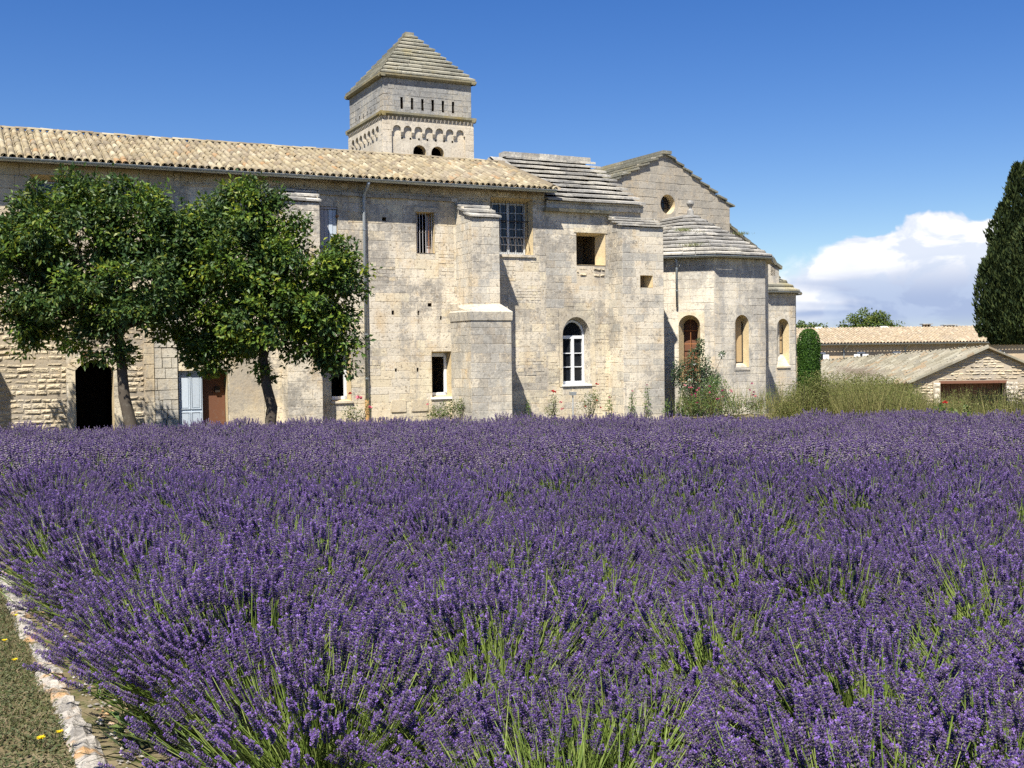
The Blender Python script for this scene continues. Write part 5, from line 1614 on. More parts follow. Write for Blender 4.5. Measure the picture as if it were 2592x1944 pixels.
T1 = lobes_at(28.0, [(-10.95, 4.95, 1.55, 1.10, 0.0), (-12.10, 3.75, 1.25, 1.45, -0.2), (-9.50, 5.00, 1.35, 1.20, 0.3), (-9.50, 3.45, 1.55, 1.20, -0.4), (-11.00, 2.95, 1.70, 0.95, 0.1),
                     (-10.55, 5.75, 0.62, 0.50, 0.0), (-9.30, 5.72, 0.72, 0.50, 0.2), (-8.50, 3.05, 0.85, 1.05, 0.2), (-12.9, 4.4, 0.9, 1.1, 0.2), (-12.0, 2.35, 0.50, 0.40, 0.1), (-10.30, 2.15, 0.75, 0.50, -0.3), (-12.15, 2.05, 0.22, 0.30, 0.0),
                     (-9.95, 1.75, 0.40, 0.35, -0.1), (-10.85, 6.00, 0.22, 0.40, 0.0), (-9.6, 6.00, 0.25, 0.30, 0.0), (-11.9, 5.5, 0.35, 0.5, 0.0), (-12.6, 5.0, 0.3, 0.5, 0.1), (-8.35, 4.45, 0.75, 0.85, 0.2), (-8.35, 4.95, 0.50, 0.45, 0.1)])
T2 = lobes_at(28.6, [(-6.70, 5.35, 1.00, 0.85, 0.0), (-7.10, 4.20, 1.45, 1.25, -0.3), (-5.30, 3.75, 1.45, 1.25, 0.2), (-6.10, 2.55, 1.90, 1.00, 0.0), (-7.55, 2.35, 1.05, 0.85, 0.3), (-4.80, 2.30, 0.85, 0.85, -0.1),
                     (-4.45, 3.35, 0.55, 1.05, 0.2), (-6.75, 5.95, 0.42, 0.33, 0.0), (-8.05, 2.05, 0.55, 0.6, 0.0), (-7.75, 1.35, 0.35, 0.30, 0.1), (-6.55, 1.20, 0.36, 0.34, 0.0), (-4.55, 1.55, 0.45, 0.35, 0.0), (-7.55, 5.3, 0.55, 0.5, 0.2), (-6.72, 6.05, 0.20, 0.33, 0.0), (-5.6, 4.95, 0.35, 0.35, 0.0), (-4.25, 4.1, 0.25, 0.45, 0.0), (-6.2, 5.6, 0.3, 0.4, 0.0), (-8.15, 3.75, 0.70, 0.95, 0.0), (-7.9, 4.75, 0.55, 0.50, 0.1), (-7.45, 5.05, 0.5, 0.5, 0.0)])
broadleaf("broadleaf_tree", "dark green broadleaf tree with leaning trunk before the arched doorway", "tree", (-9.42, 28.0, -0.68),
          [(-9.42, 28.0, -0.78), (-9.55, 28.0, -0.1), (-9.72, 28.0, 0.7), (-9.78, 28.05, 1.4), (-9.85, 28.1, 2.2)], T1, 500, 92, 0.150, ["tree_leaf_dark", "tree_leaf_light"], "trees along the monastery wing", 0.36, (0.17, 0.11), 0.30)
broadleaf("broadleaf_tree", "brighter green broadleaf tree with crooked dark trunk, nearer the downpipe", "tree", (-6.22, 28.6, -0.69),
          [(-6.25, 28.6, -0.78), (-6.22, 28.6, -0.2), (-6.15, 28.6, 0.35), (-6.28, 28.6, 0.9), (-6.36, 28.6, 1.6), (-6.30, 28.6, 2.3)], T2, 480, 92, 0.150, ["tree_leaf_dark", "tree_leaf_light"], "trees along the monastery wing", 0.36, (0.16, 0.11), 0.58)

# distant trees over the long roof
broadleaf("distant_tree", "wide rounded green tree behind the long roof, left of its chimneys", "tree", (35.0, 110, -2.4), [(35.0, 110, -2.5), (35.0, 110, 1.0)],
          [((33.6, 110, 3.5), (1.7, 1.7, 1.1)), ((35.0, 110, 4.3), (1.8, 1.8, 1.15)), ((36.3, 110, 4.0), (1.6, 1.6, 1.1)), ((37.2, 110, 3.3), (1.2, 1.2, 0.8)), ((38.0, 110, 3.3), (0.7, 0.7, 0.5)), ((34.5, 111, 2.6), (2.5, 2.0, 1.2))], 190, 46, 0.26, ["far_leaf", "far_leaf"], "distant trees", 0.5, (0.3, 0.2), 0.5)
broadleaf("distant_tree", "small low green tree behind the long roof beside the side apse", "tree", (29.0, 108, -2.4), [(29.0, 108, -2.5), (29.0, 108, 1.0)],
          [((28.2, 108, 3.5), (1.6, 1.6, 0.9)), ((29.7, 108, 3.2), (1.5, 1.5, 0.85)), ((30.9, 108, 2.9), (0.9, 0.9, 0.6)), ((28.8, 109, 2.3), (2.2, 2.0, 1.0))], 120, 46, 0.26, ["far_leaf", "far_leaf"], "distant trees", 0.5, (0.3, 0.2), 0.5)

# cypress at the right edge
def cypress(base, spires):
    root = thing("cypress_tree", "tall dark cypress with ragged pointed shoots at the right edge", "tree", base)
    b0 = np.array(base)
    t = MB(); t.tube([(0, 0, -0.1), (0, 0, 2.5), (0.05, 0, 5.0)], [0.24, 0.2, 0.08], 9); t.build("trunk", "bark", root)
    VV, FF, o = [], [], 0
    for (x, y, z0, z1, r, n) in spires:
        h = rng.uniform(0, 1, n)
        prof = np.minimum(1.0, (1 - h) * 3.2) ** 0.8 * np.minimum(1.0, 0.55 + h * 2.5)
        ang = rng.uniform(0, 2 * np.pi, n)
        lump = 1 + 0.22 * np.sin(5 * ang + 9 * h + x * 7) * np.sin(23 * h + 3 * ang)
        rad = r * prof * lump * rng.uniform(0.72, 1.02, n)
        P = np.stack([x + rad * np.cos(ang), y + rad * np.sin(ang), z0 + (z1 - z0) * h], -1) - b0
        out = np.stack([np.cos(ang), np.sin(ang), np.zeros(n)], -1)
        D = unit(out * 0.55 + np.array([0, 0, 1.0]) + rand_dirs(n) * 0.45)
        Nr = unit(out + rand_dirs(n) * 0.8)
        ln = rng.uniform(0.07, 0.17, n)
        V, Fc = leaf_quads(P, D, Nr, ln, ln * 0.42, 0.35)
        VV.append(V); FF.append(Fc + o); o += len(V)
    link("crown", np_mesh("crown", np.concatenate(VV), np.concatenate(FF), ["cypress_leaf"]), None, root)
sp = [(15.30, 30.0, 0.3, 7.0, 1.40, 15000), (13.56, 30.0, 3.0, 6.50, 0.36, 4400), (13.95, 30.1, 3.0, 6.75, 0.50, 4800), (13.17, 30.0, 3.0, 5.45, 0.34, 3200), (13.02, 29.9, 2.2, 4.55, 0.40, 3000),
      (12.74, 30.0, 1.9, 3.95, 0.26, 1800), (13.30, 29.7, 1.3, 4.3, 0.55, 4400), (13.75, 29.4, 0.7, 5.2, 0.75, 6000), (13.10, 30.0, 1.3, 3.2, 0.36, 2200), (13.45, 29.8, 0.8, 2.6, 0.45, 2400)]
sp = [(x, y, max(z0, 1.7), z1, r_, n_) for (x, y, z0, z1, r_, n_) in sp]
sp[0] = (15.45, 30.1, 1.2, 6.5, 1.0, 8000)
for k in range(210):
    a = random.uniform(math.pi * 0.62, math.pi * 1.72); z = random.uniform(1.25, 6.0)
    rr = 1.20 * min(1.0, (7.4 - z) / 3.4) * min(1.0, 0.25 + (z - 1.1) * 0.48) * random.uniform(0.66, 1.08)
    sp.append((15.05 + 1.35 * rr * math.cos(a), 30 + rr * math.sin(a), z, z + random.uniform(0.4, 1.25), random.uniform(0.07, 0.22), 190))
cypress((14.75, 30.0, -0.72), sp)

# clipped column hedge
def topiary(base):
    root = thing("clipped_column_hedge", "clipped bright green column hedge with domed top beside the side apse", "hedge", base)
    n = 15000
    r, hs, dome = 0.345, 2.60, 0.38
    h = rng.uniform(-0.2, hs + dome * 1.2, n)
    ang = rng.uniform(0, 2 * np.pi, n)
    cyl = h < hs
    rr = np.where(cyl, r, r * np.sqrt(np.clip(1 - ((h - hs) / (dome * 1.2)) ** 2, 0, 1)))
    zz = np.where(cyl, h, hs + (h - hs) * 1.0)
    rr = rr * (1 + 0.02 * np.sin(7 * ang + 5 * h)) * rng.uniform(0.90, 1.03, n)
    P = np.stack([rr * np.cos(ang), rr * np.sin(ang), zz], -1)
    out = np.stack([np.cos(ang), np.sin(ang), np.where(cyl, 0, (h - hs) * 3)], -1)
    V, Fc = leaf_quads(P, unit(unit(out) * 0.6 + rand_dirs(n) + np.array([0, 0, 0.3])), unit(unit(out) + rand_dirs(n) * 0.5), rng.uniform(0.035, 0.065, n), 0.028)
    link("foliage", np_mesh("foliage", V, Fc, ["hedge_leaf"]), None, root)
    m = MB()
    for k in range(16):
        a, b = 2 * math.pi * k / 16, 2 * math.pi * (k + 1) / 16
        q = 0.90 * r
        m.face([(q * math.cos(a), q * math.sin(a), -0.3), (q * math.cos(b), q * math.sin(b), -0.3), (q * math.cos(b), q * math.sin(b), hs), (q * math.cos(a), q * math.sin(a), hs)])
        m.face([(q * math.cos(a), q * math.sin(a), hs), (q * math.cos(b), q * math.sin(b), hs), (0.5 * q * math.cos(b), 0.5 * q * math.sin(b), hs + dome * 0.85), (0.5 * q * math.cos(a), 0.5 * q * math.sin(a), hs + dome * 0.85)])
        m.face([(0.5 * q * math.cos(a), 0.5 * q * math.sin(a), hs + dome * 0.85), (0.5 * q * math.cos(b), 0.5 * q * math.sin(b), hs + dome * 0.85), (0, 0, hs + dome)])
    m.build("inner_growth", "hedge_leaf", root)
topiary((9.62, 36.2, -0.75))

def bush(name, label, cat, base, lobes, n, ls, mat, flowers=None, stems=10, group=None, dry=0, wd=0.5):
    """leafy shrub: lobes relative to base ((x,y,z),(rx,ry,rz)); flowers=(mat, positions, size)"""
    root = thing(name, label, cat, base, 0.0, group)
    vol = np.array([r[0] * r[1] * r[2] for c, r in lobes]) ** 0.7
    pick = rng.choice(len(lobes), n, p=vol / vol.sum())
    d = rand_dirs(n)
    P = np.array([lobes[i][0] for i in pick]) + d * np.array([lobes[i][1] for i in pick]) * (rng.uniform(0, 1, n) ** 0.5)[:, None]
    P[:, 2] = np.maximum(P[:, 2], 0.02)
    ln = ls * rng.uniform(0.6, 1.3, n)
    V, Fc = leaf_quads(P, unit(d * 0.5 + rand_dirs(n)), unit(rand_dirs(n) + np.array([0, 0, 0.6]) + d * 0.4), ln, ln * wd)
    link("foliage", np_mesh("foliage", V, Fc, [mat]), None, root)
    m = MB()
    for k in range(stems):
        c, r = lobes[k % len(lobes)]
        e = Vector(c) + Vector(rand_dirs(1)[0]) * (0.8 * min(r))
        limb_mesh(m, (random.uniform(-.08, .08), random.uniform(-.08, .08), -0.1), e, 0.014, 0.005, 0, 4, 5, 0.1)
    m.build("stems", "bark", root)
    if flowers:
        for (fm, pos, fs) in flowers:
            for p in pos:
                k = 14
                dd = rand_dirs(k); dd[:, 2] = np.abs(dd[:, 2]); dd = unit(dd + np.array([0, -0.5, 0]))
                V, Fc = leaf_quads(np.tile(np.array(p, float), (k, 1)) + dd * fs * 0.15, dd, unit(rand_dirs(k)), fs * 0.62, fs * 0.6, 0.2)
                link("flower", np_mesh("flower", V, Fc, [fm]), None, root)
    if dry:
        p0 = np.array([lobes[i][0] for i in rng.choice(len(lobes), dry)]) + rng.normal(0, 0.25, (dry, 3)) * np.array([1.4, 1, 0])
        p0[:, 2] = rng.uniform(0.1, 0.5, dry)
        V, Q, T = blades(p0, unit(rand_dirs(dry) * 0.35 + np.array([0, 0, 1.0])), rng.uniform(0.5, 1.1, dry), 0.012, rng.normal(0, 0.15, dry))
        link("dry_stalks", np_mesh("dry_stalks", V, [Q, T], ["dry_stem"]), None, root)
    return root

def fp(u, w):
    p = fac(u, GZ, w)
    return (p.x, p.y, float(ground_z(p.x, p.y)))
RB = "rose bushes along the facade"
bush("rose_bush", "rose bush with large pink bloom beside the downpipe foot", "rose bush", fp(-0.55, 0.75), [((0, 0, 0.45), (0.38, 0.3, 0.40)), ((0.35, 0, 0.85), (0.14, 0.12, 0.35)), ((-0.25, 0, 0.6), (0.25, 0.2, 0.3))], 620, 0.06, "rose_leaf",
     [("petal_pink", [(0.10, -0.25, 1.08)], 0.17), ("petal_red", [(-0.18, -0.2, 1.22)], 0.10), ("petal_pink", [(0.42, -0.15, 0.78)], 0.11)], group=RB)
bush("rose_bush", "bushy flowerless rose bush under the low window left of the tall buttress", "rose bush", fp(2.45, 0.8), [((0, 0, 0.55), (0.55, 0.3, 0.38)), ((0.35, 0, 0.75), (0.3, 0.2, 0.28)), ((-0.4, 0, 0.45), (0.3, 0.2, 0.3))], 1150, 0.065, "rose_leaf",
     [("petal_pink", [(-0.62, -0.15, 0.80)], 0.07)], group=RB)
bush("rose_bush", "small rose bush with red flower just right of the tall buttress", "rose bush", fp(6.35, 0.6), [((0, 0, 0.45), (0.26, 0.2, 0.35)), ((0.1, 0, 0.8), (0.12, 0.1, 0.25))], 380, 0.055, "rose_leaf",
     [("petal_red", [(0.05, -0.1, 1.10), (0.10, -0.1, 1.07)], 0.10), ("petal_pink", [(0.3, -0.1, 0.72), (0.36, -0.1, 0.5)], 0.09)], group=RB)
bush("rose_bush", "rose bush with one red bloom under the arched white window", "rose bush", fp(7.75, 0.6), [((0, 0, 0.6), (0.42, 0.22, 0.42)), ((0.25, 0, 0.85), (0.2, 0.15, 0.3))], 700, 0.055, "rose_leaf",
     [("petal_red", [(0.32, -0.1, 1.30)], 0.10), ("petal_red", [(0.3, -0.1, 0.75), (-0.1, -0.15, 0.55), (0.45, -0.1, 0.5)], 0.06), ("petal_magenta", [(0.75, 0, 0.85)], 0.06)], group=RB)
GP = "slender plants at the foot of the chapel"
for (u, h, lb) in ((8.75, 0.95, "short slender leafy plant right of the arched white window"), (9.15, 1.05, "slender leafy plant at the left edge of the chapel buttress"), (9.75, 1.25, "tallest slender leafy plant in front of the chapel buttress"),
                   (5.55, 0.85, "slender leafy plant in the shade of the tall buttress"), (10.55, 0.75, "low leafy plant at the right edge of the chapel buttress")):
    w = 0.35 if u < 8.9 else 1.2
    bush("slender_plant", lb, "plant", fp(u, w), [((0, 0, h * 0.45), (0.14, 0.12, h * 0.4)), ((0.03, 0, h * 0.8), (0.08, 0.08, h * 0.22))], 150, 0.07, "weed_leaf", [("petal_magenta", [(0.02, -0.05, h)], 0.05)] if h > 1.0 else None, 4, GP)
# dark climber on the apse with the pink-flowered shrub below it
bush("climbing_shrub", "dark green climbing shrub covering the grilled apse window", "shrub", fp(12.35, 0.15), [((0, 0, 1.0), (0.45, 0.3, 0.7)), ((0.1, 0, 1.8), (0.35, 0.25, 0.7)), ((-0.45, 0, 1.6), (0.28, 0.2, 0.5)), ((0.55, 0, 1.7), (0.25, 0.2, 0.55)), ((0.35, 0, 2.5), (0.16, 0.15, 0.4)), ((0.85, 0, 1.3), (0.25, 0.2, 0.4)), ((1.15, 0, 2.25), (0.12, 0.1, 0.10))],
     3600, 0.095, "climber_leaf", [("petal_white", [(-0.1, -0.3, 1.35), (0.1, -0.3, 1.9), (1.08, -0.1, 2.22)], 0.09)], 16)
pk_ = [(random.uniform(-1.3, 1.9), random.uniform(-0.5, -0.2), random.uniform(0.55, 1.25)) for _ in range(22)]
bush("flowering_shrub", "loose green shrub dotted with pink flowers in front of the apse", "shrub", fp(12.2, 1.6), [((0, 0, 0.55), (0.8, 0.5, 0.55)), ((-0.8, 0, 0.45), (0.6, 0.4, 0.45)), ((0.8, 0, 0.45), (0.6, 0.4, 0.5)), ((0.1, 0, 1.1), (0.6, 0.4, 0.45)), ((1.6, 0, 0.4), (0.4, 0.3, 0.4)), ((2.0, 0, 0.75), (0.12, 0.1, 0.4))],
     4600, 0.065, "weed_leaf", [("petal_magenta", pk_[:14], 0.075), ("petal_pink", pk_[14:], 0.07)], 24, dry=420)
bush("olive_shrub", "large rounded olive-green shrub left of the column hedge foot", "shrub", (8.25, 31.2, -0.75), [((0, 0, 0.75), (0.95, 0.7, 0.75)), ((0.65, 0, 0.65), (0.7, 0.5, 0.65)), ((-0.7, 0, 0.5), (0.55, 0.45, 0.5)), ((0.1, 0, 1.35), (0.55, 0.4, 0.45)), ((0.45, 0.1, 1.5), (0.4, 0.3, 0.35))],
     8200, 0.05, "shrub_leaf", None, 24, dry=500)
bush("dark_leaf_plant", "broad-leaved dark plant with an orange-red bloom by the barn's left pillar", "plant", (11.15, 28.2, -0.68), [((0, 0, 0.45), (0.40, 0.3, 0.35)), ((0.3, 0, 0.6), (0.2, 0.2, 0.3)), ((-0.3, 0, 0.6), (0.2, 0.2, 0.3))], 300, 0.13, "rose_leaf", [("petal_red", [(-0.30, -0.2, 0.95)], 0.09)], 8)

# tall dry weeds between field and barn: nobody could count them
n = 26000
xx = rng.uniform(8.6, 18.5, n); yy = rng.uniform(28.2, 37.0, n) + rng.normal(0, 0.3, n)
ratio_ = xx / yy
ok = (rng.uniform(0, 1, n) < np.where(ratio_ > 0.365, 0.45, 1.0)) & (yy > 28.4 - np.maximum(0, xx - 10.6) * 1.6) & (xx / yy < 0.52)
xx, yy = xx[ok], yy[ok]
n = len(xx)
P = np.stack([xx, yy, ground_z(xx, yy)], -1)
clump = np.where(xx / yy > 0.365, 0.62, 0.88) + 0.28 * np.sin(xx * 1.7 + 0.6 * yy) * np.sin(yy * 0.9 + 1.3)
V1, Q1, T1_ = blades(P, unit(rand_dirs(n) * 0.32 + np.array([0, 0, 1.0])), rng.uniform(0.7, 1.5, n) * clump + 0.30, rng.uniform(0.008, 0.02, n), rng.normal(0, 0.16, n))
k = 52000
j = rng.integers(0, n, k)
hh = rng.uniform(0.25, 1.5, k) * clump[j]
P2 = P[j] + np.stack([rng.normal(0, 0.12, k), rng.normal(0, 0.12, k), hh], -1)
V2, F2_ = leaf_quads(P2, unit(rand_dirs(k) + np.array([0, 0, 0.5])), rand_dirs(k), rng.uniform(0.03, 0.09, k), 0.022)
me = np_mesh("dry_weeds", np.concatenate([V1, V2]), [Q1, np.concatenate([T1_, F2_ + len(V1)])], ["dry_stem", "shrub_leaf"], np.concatenate([np.zeros(len(Q1) + len(T1_), int), np.ones(len(F2_), int)]))
o = link("dry_weeds", me, None, None, "stuff")
tag(o, "tall dry olive weeds between the lavender and the barn", "weeds")

# ------------------------------------------------------------------ lavender field
def stalk_proto(name, detail, seed):
    """one flowering stalk, root at origin, pointing +z, 1 m tall scale"""
    r = np.random.default_rng(seed)
    V, Q, T, mq, mt = [], [], [], [], []
    off = 0
    def add(v, q=None, t=None, m=0):
        nonlocal off
        V.append(v)
        if q is not None and len(q): Q.append(q + off); mq.extend([m] * len(q))
        if t is not None and len(t): T.append(t + off); mt.extend([m] * len(t))
        off += len(v)
    H = 0.60
    sl = 0.052 + 0.026 * r.uniform()
    cur = r.uniform(-0.035, 0.035, 2)
    ax = lambda z: np.array([cur[0] * (z / H) ** 2, cur[1] * (z / H) ** 2, z])
    zs = np.linspace(0, H - sl * 0.5, 5)
    sides = 4 if detail == 2 else 3
    ring = []
    for z in zs:
        c = ax(z)
        rad = (0.0017 if detail == 2 else 0.0021) * (1.2 - 0.4 * z / H)
        for k in range(sides):
            a = 2 * np.pi * k / sides
            ring.append(c + np.array([rad * np.cos(a), rad * np.sin(a), 0]))
    ring = np.array(ring)
    q = [(i * sides + k, i * sides + (k + 1) % sides, (i + 1) * sides + (k + 1) % sides, (i + 1) * sides + k) for i in range(len(zs) - 1) for k in range(sides)]
    add(ring, np.array(q), None, 2)
    nw = {2: 8, 1: 6, 0: 4}[detail]
    wz = list(H - sl + sl * (np.arange(nw) + 0.3) / nw)
    if r.uniform() < 0.5:
        wz.insert(0, H - sl - r.uniform(0.012, 0.03))
    for i, z in enumerate(wz):
        c = ax(z)
        t = i / len(wz)
        R_ = (0.0074 * (1 - 0.45 * t * t)) * r.uniform(0.85, 1.1)
        if detail == 2:
            nf = 8 if t < 0.6 else 6
            for k in range(nf):
                a = 2 * np.pi * (k + r.uniform(-.3, .3)) / nf + i
                d = np.array([np.cos(a), np.sin(a), 0.75 + r.uniform(-.3, .3)]); d /= np.linalg.norm(d)
                L = R_ * 1.25 * r.uniform(0.85, 1.15); w = 0.0021
                s = np.cross(d, [0, 0, 1]); s /= np.linalg.norm(s); u_ = np.cross(s, d)
                b = c + d * 0.0012
                vv = np.array([b, b + d * L * .55 + s * w, b + d * L * .55 + u_ * w, b + d * L * .55 - s * w, b + d * L * .55 - u_ * w, b + d * L])
                add(vv, None, np.array([(0, 1, 2), (0, 2, 3), (0, 3, 4), (0, 4, 1), (5, 2, 1), (5, 3, 2), (5, 4, 3), (5, 1, 4)]), 0)
                if r.uniform() < 0.42:
                    e = b + d * L * 0.92
                    for sg in (-1, 1):
                        dd = d * 0.6 + s * sg * 0.7 + u_ * r.uniform(-.2, .6)
                        nn = np.cross(dd, u_)
                        vv = np.array([e, e + dd * .0042 + nn * .0026, e + dd * .0066, e + dd * .0042 - nn * .0026])
                        add(vv, np.array([(0, 1, 2, 3)]), None, 1)
        else:
            k = 6 if detail == 1 else 5
            R2 = R_ * (1.18 if detail == 1 else 1.25)
            hz = sl / nw * (0.62 if detail == 1 else 0.66)
            a = 2 * np.pi * (np.arange(k) + r.uniform()) / k
            rr = R2 * r.uniform(0.7, 1.2, k)
            eq = np.stack([c[0] + rr * np.cos(a), c[1] + rr * np.sin(a), c[2] + r.uniform(-.25, .4, k) * hz], -1)
            vv = np.concatenate([eq, [c + [0, 0, hz * 1.25], c - [0, 0, hz * 0.9]]])
            add(vv, None, np.array([(p, (p + 1) % k, k) for p in range(k)] + [((p + 1) % k, p, k + 1) for p in range(k)]), 0)
            for _ in range(3 if detail == 1 else 2):
                b = r.uniform(0, 2 * np.pi)
                e = c + np.array([np.cos(b) * R2 * .95, np.sin(b) * R2 * .95, r.uniform(0, .5) * hz])
                s = np.array([-np.sin(b), np.cos(b), 0]); z_ = np.array([0.4 * np.cos(b), 0.4 * np.sin(b), 0.9])
                q_ = 0.0042 if detail == 1 else 0.005
                add(np.array([e - s * q_, e + z_ * q_ * 1.1 * 0 - z_ * q_, e + s * q_, e + z_ * q_]), np.array([(0, 1, 2, 3)]), None, 1)
    return V, Q, T, mq, mt

def join_proto(parts):
    V, Q, T, mq, mt = parts
    return np.concatenate(V), (np.concatenate(Q) if Q else np.zeros((0, 4), int)), (np.concatenate(T) if T else np.zeros((0, 3), int)), mq, mt

LM = ["lavender_calyx", "lavender_petal", "lavender_stem", "lavender_leaf"]
proto_col = bpy.data.collections.new("lavender_kinds")
def add_proto(name, V, Q, T, mq, mt):
    me = np_mesh(name, V, [Q, T], LM, list(mq) + list(mt))
    o = bpy.data.objects.new(name, me)
    proto_col.objects.link(o)
near_protos = [join_proto(stalk_proto("s", 2, 50 + i)) for i in range(5)]
for i, p in enumerate(near_protos):
    add_proto("a_near_stalk_%d" % i, *p)
# green stem without bloom, leafy tuft
bare = []
for i in range(2):
    V, Q, T = blades(np.zeros((1, 3)), np.array([[0, 0, 1.0]]), 0.52, 0.0038, 0.06 + 0.08 * i, 4)
    add_proto("c_bare_stem_%d" % i, V, Q, T, [2] * len(Q), [2] * len(T))
k = 150
pp = np.stack([rng.normal(0, 0.09, k), rng.normal(0, 0.09, k), np.zeros(k)], -1)
V, Q, T = blades(pp, unit(np.stack([pp[:, 0] * 5, pp[:, 1] * 5, np.full(k, 0.8)], -1) + rand_dirs(k) * 0.35), rng.uniform(0.16, 0.34, k), 0.007, rng.normal(0, 0.2, k))
add_proto("d_leaf_tuft", V, Q, T, [3] * len(Q), [3] * len(T))
# whole far plants
def plant_dirs(n, r, maxang=62.0, lean=(0, 0)):
    ca = r.uniform(math.cos(R(maxang)), 1.0, n)
    ph = r.uniform(0, 2 * np.pi, n)
    sa = np.sqrt(1 - ca * ca)
    d = np.stack([sa * np.cos(ph) + lean[0], sa * np.sin(ph) + lean[1], ca], -1)
    return unit(d)
def rot_to(d):
    """euler rotating +z to each direction d (n,3) plus twist"""
    b = np.arccos(np.clip(d[:, 2], -1, 1)); a = np.arctan2(d[:, 1], d[:, 0])
    return np.stack([np.zeros(len(d)), b, a], -1)
def mats_from(eul):
    cb, sb, ca, sa = np.cos(eul[:, 1]), np.sin(eul[:, 1]), np.cos(eul[:, 2]), np.sin(eul[:, 2])
    M = np.zeros((len(eul), 3, 3))
    M[:, 0, 0] = ca * cb; M[:, 0, 1] = -sa; M[:, 0, 2] = ca * sb
    M[:, 1, 0] = sa * cb; M[:, 1, 1] = ca; M[:, 1, 2] = sa * sb
    M[:, 2, 0] = -sb; M[:, 2, 2] = cb
    return M
farst = [join_proto(stalk_proto("s", 0, 120 + i)) for i in range(4)]
for v in range(4):
    r = np.random.default_rng(900 + v)
    n = 330
    d = plant_dirs(n, r, 58)
    M = mats_from(rot_to(d))
    sc = r.uniform(0.86, 1.14, n) * (1.0 - 0.10 * (1 - d[:, 2]))
    VV, QQ, TT, mq, mt, off = [], [], [], [], [], 0
    for i in range(n):
        V, Q, T, a, b = farst[int(r.integers(0, 4))]
        tw = r.uniform(0, 6.28); cz, sz = math.cos(tw), math.sin(tw)
        Vt = V @ np.array([[cz, sz, 0], [-sz, cz, 0], [0, 0, 1]])
        VV.append((Vt * np.array([1.25, 1.25, 1.0])) @ M[i].T * sc[i] + np.array([r.normal(0, 0.07), r.normal(0, 0.07), 0.08]))
        QQ.append(Q + off); TT.append(T + off); mq += a; mt += b; off += len(V)
    add_proto("e_far_plant_%d" % v, np.concatenate(VV), np.concatenate(QQ), np.concatenate(TT), mq, mt)
def build_plant(name, r, n, nbare, stalks, maxang, wide, thin):
    d = plant_dirs(n, r, maxang)
    tip = d * 0.6
    ps = np.sin(tip[:, 0] * 7.1 + 2.1 * tip[:, 1] + r.uniform(0, 6)) * np.sin(tip[:, 1] * 6.3 - 1.7 * tip[:, 0] + r.uniform(0, 6))
    d = d[r.uniform(0, 1, n) < np.clip(1.0 - thin + 0.6 * ps, 0.12, 1.0)]
    n = len(d)
    M = mats_from(rot_to(d))
    sc = r.uniform(0.85, 1.15, n) * (1.0 - 0.10 * (1 - d[:, 2]))
    VV, QQ, TT, mq, mt, off = [], [], [], [], [], 0
    for i in range(n):
        V, Q, T, a, b = stalks[int(r.integers(0, len(stalks)))]
        tw = r.uniform(0, 6.28); cz, sz = math.cos(tw), math.sin(tw)
        Vt = V @ np.array([[cz, sz, 0], [-sz, cz, 0], [0, 0, 1]])
        VV.append((Vt * np.array([wide, wide, 1.0])) @ M[i].T * sc[i] + np.array([r.normal(0, 0.075), r.normal(0, 0.075), 0.06]))
        QQ.append(Q + off); TT.append(T + off); mq += a; mt += b; off += len(V)
    d = plant_dirs(nbare, r, 64)
    V, Q, T = blades(np.stack([r.normal(0, .08, nbare), r.normal(0, .08, nbare), np.full(nbare, 0.06)], -1), d, r.uniform(0.36, 0.60, nbare), 0.0045, r.normal(0, 0.08, nbare), 3)
    VV.append(V); QQ.append(Q + off); TT.append(T + off); mq += [2] * len(Q); mt += [2] * len(T)
    add_proto(name, np.concatenate(VV), np.concatenate(QQ), np.concatenate(TT), mq, mt)
for v in range(4):
    build_plant("f_plant_%d" % v, np.random.default_rng(700 + v), 560, (60, 90, 140, 240)[v], near_protos, 62, 1.05, (0.08, 0.14, 0.22, 0.36)[v])
IDX = dict(near=(0, 5), bare=(5, 2), tuft=(7, 1), far=(8, 4), plant=(12, 4))

# far edge of the field (measured on the ground), polyline x -> y
EDX = np.array([-40, -14.0, -9.7, -6.6, -3.3, 1.0, 3.6, 5.6, 7.8, 9.7, 10.4, 11.0, 13.0])
EDY = np.array([26.0, 26.0, 25.2, 26.3, 28.6, 27.4, 26.0, 25.9, 27.0, 27.6, 25.6, 22.5, 19.5])
plants = []
sp_a, sp_b = 0.74, 0.88
for i in range(-6, 60):
    for jx in range(0, 62):
        p = KA + KD * (i * sp_a + (0.37 if jx % 2 else 0)) + KN * (0.54 + jx * sp_b)
        x, y = p.x + random.gauss(0, 0.10), p.y + random.gauss(0, 0.10)
        if y < 1.75 or y > np.interp(x, EDX, EDY) - 0.25:
            continue
        if abs(x) > 0.56 * y + 1.6:
            continue
        if math.hypot((x - 0.12) / 0.72, (y - 3.40) / 0.82) < 1.0 or (y < 2.6 and -0.42 < x < 0.45):
            continue
        plants.append((x, y))
SPECIAL = [(0.34, 3.60), (0.12, 3.05), (-0.12, 3.75)]
plants += SPECIAL
pts, rot, scl, idx = [], [], [], []
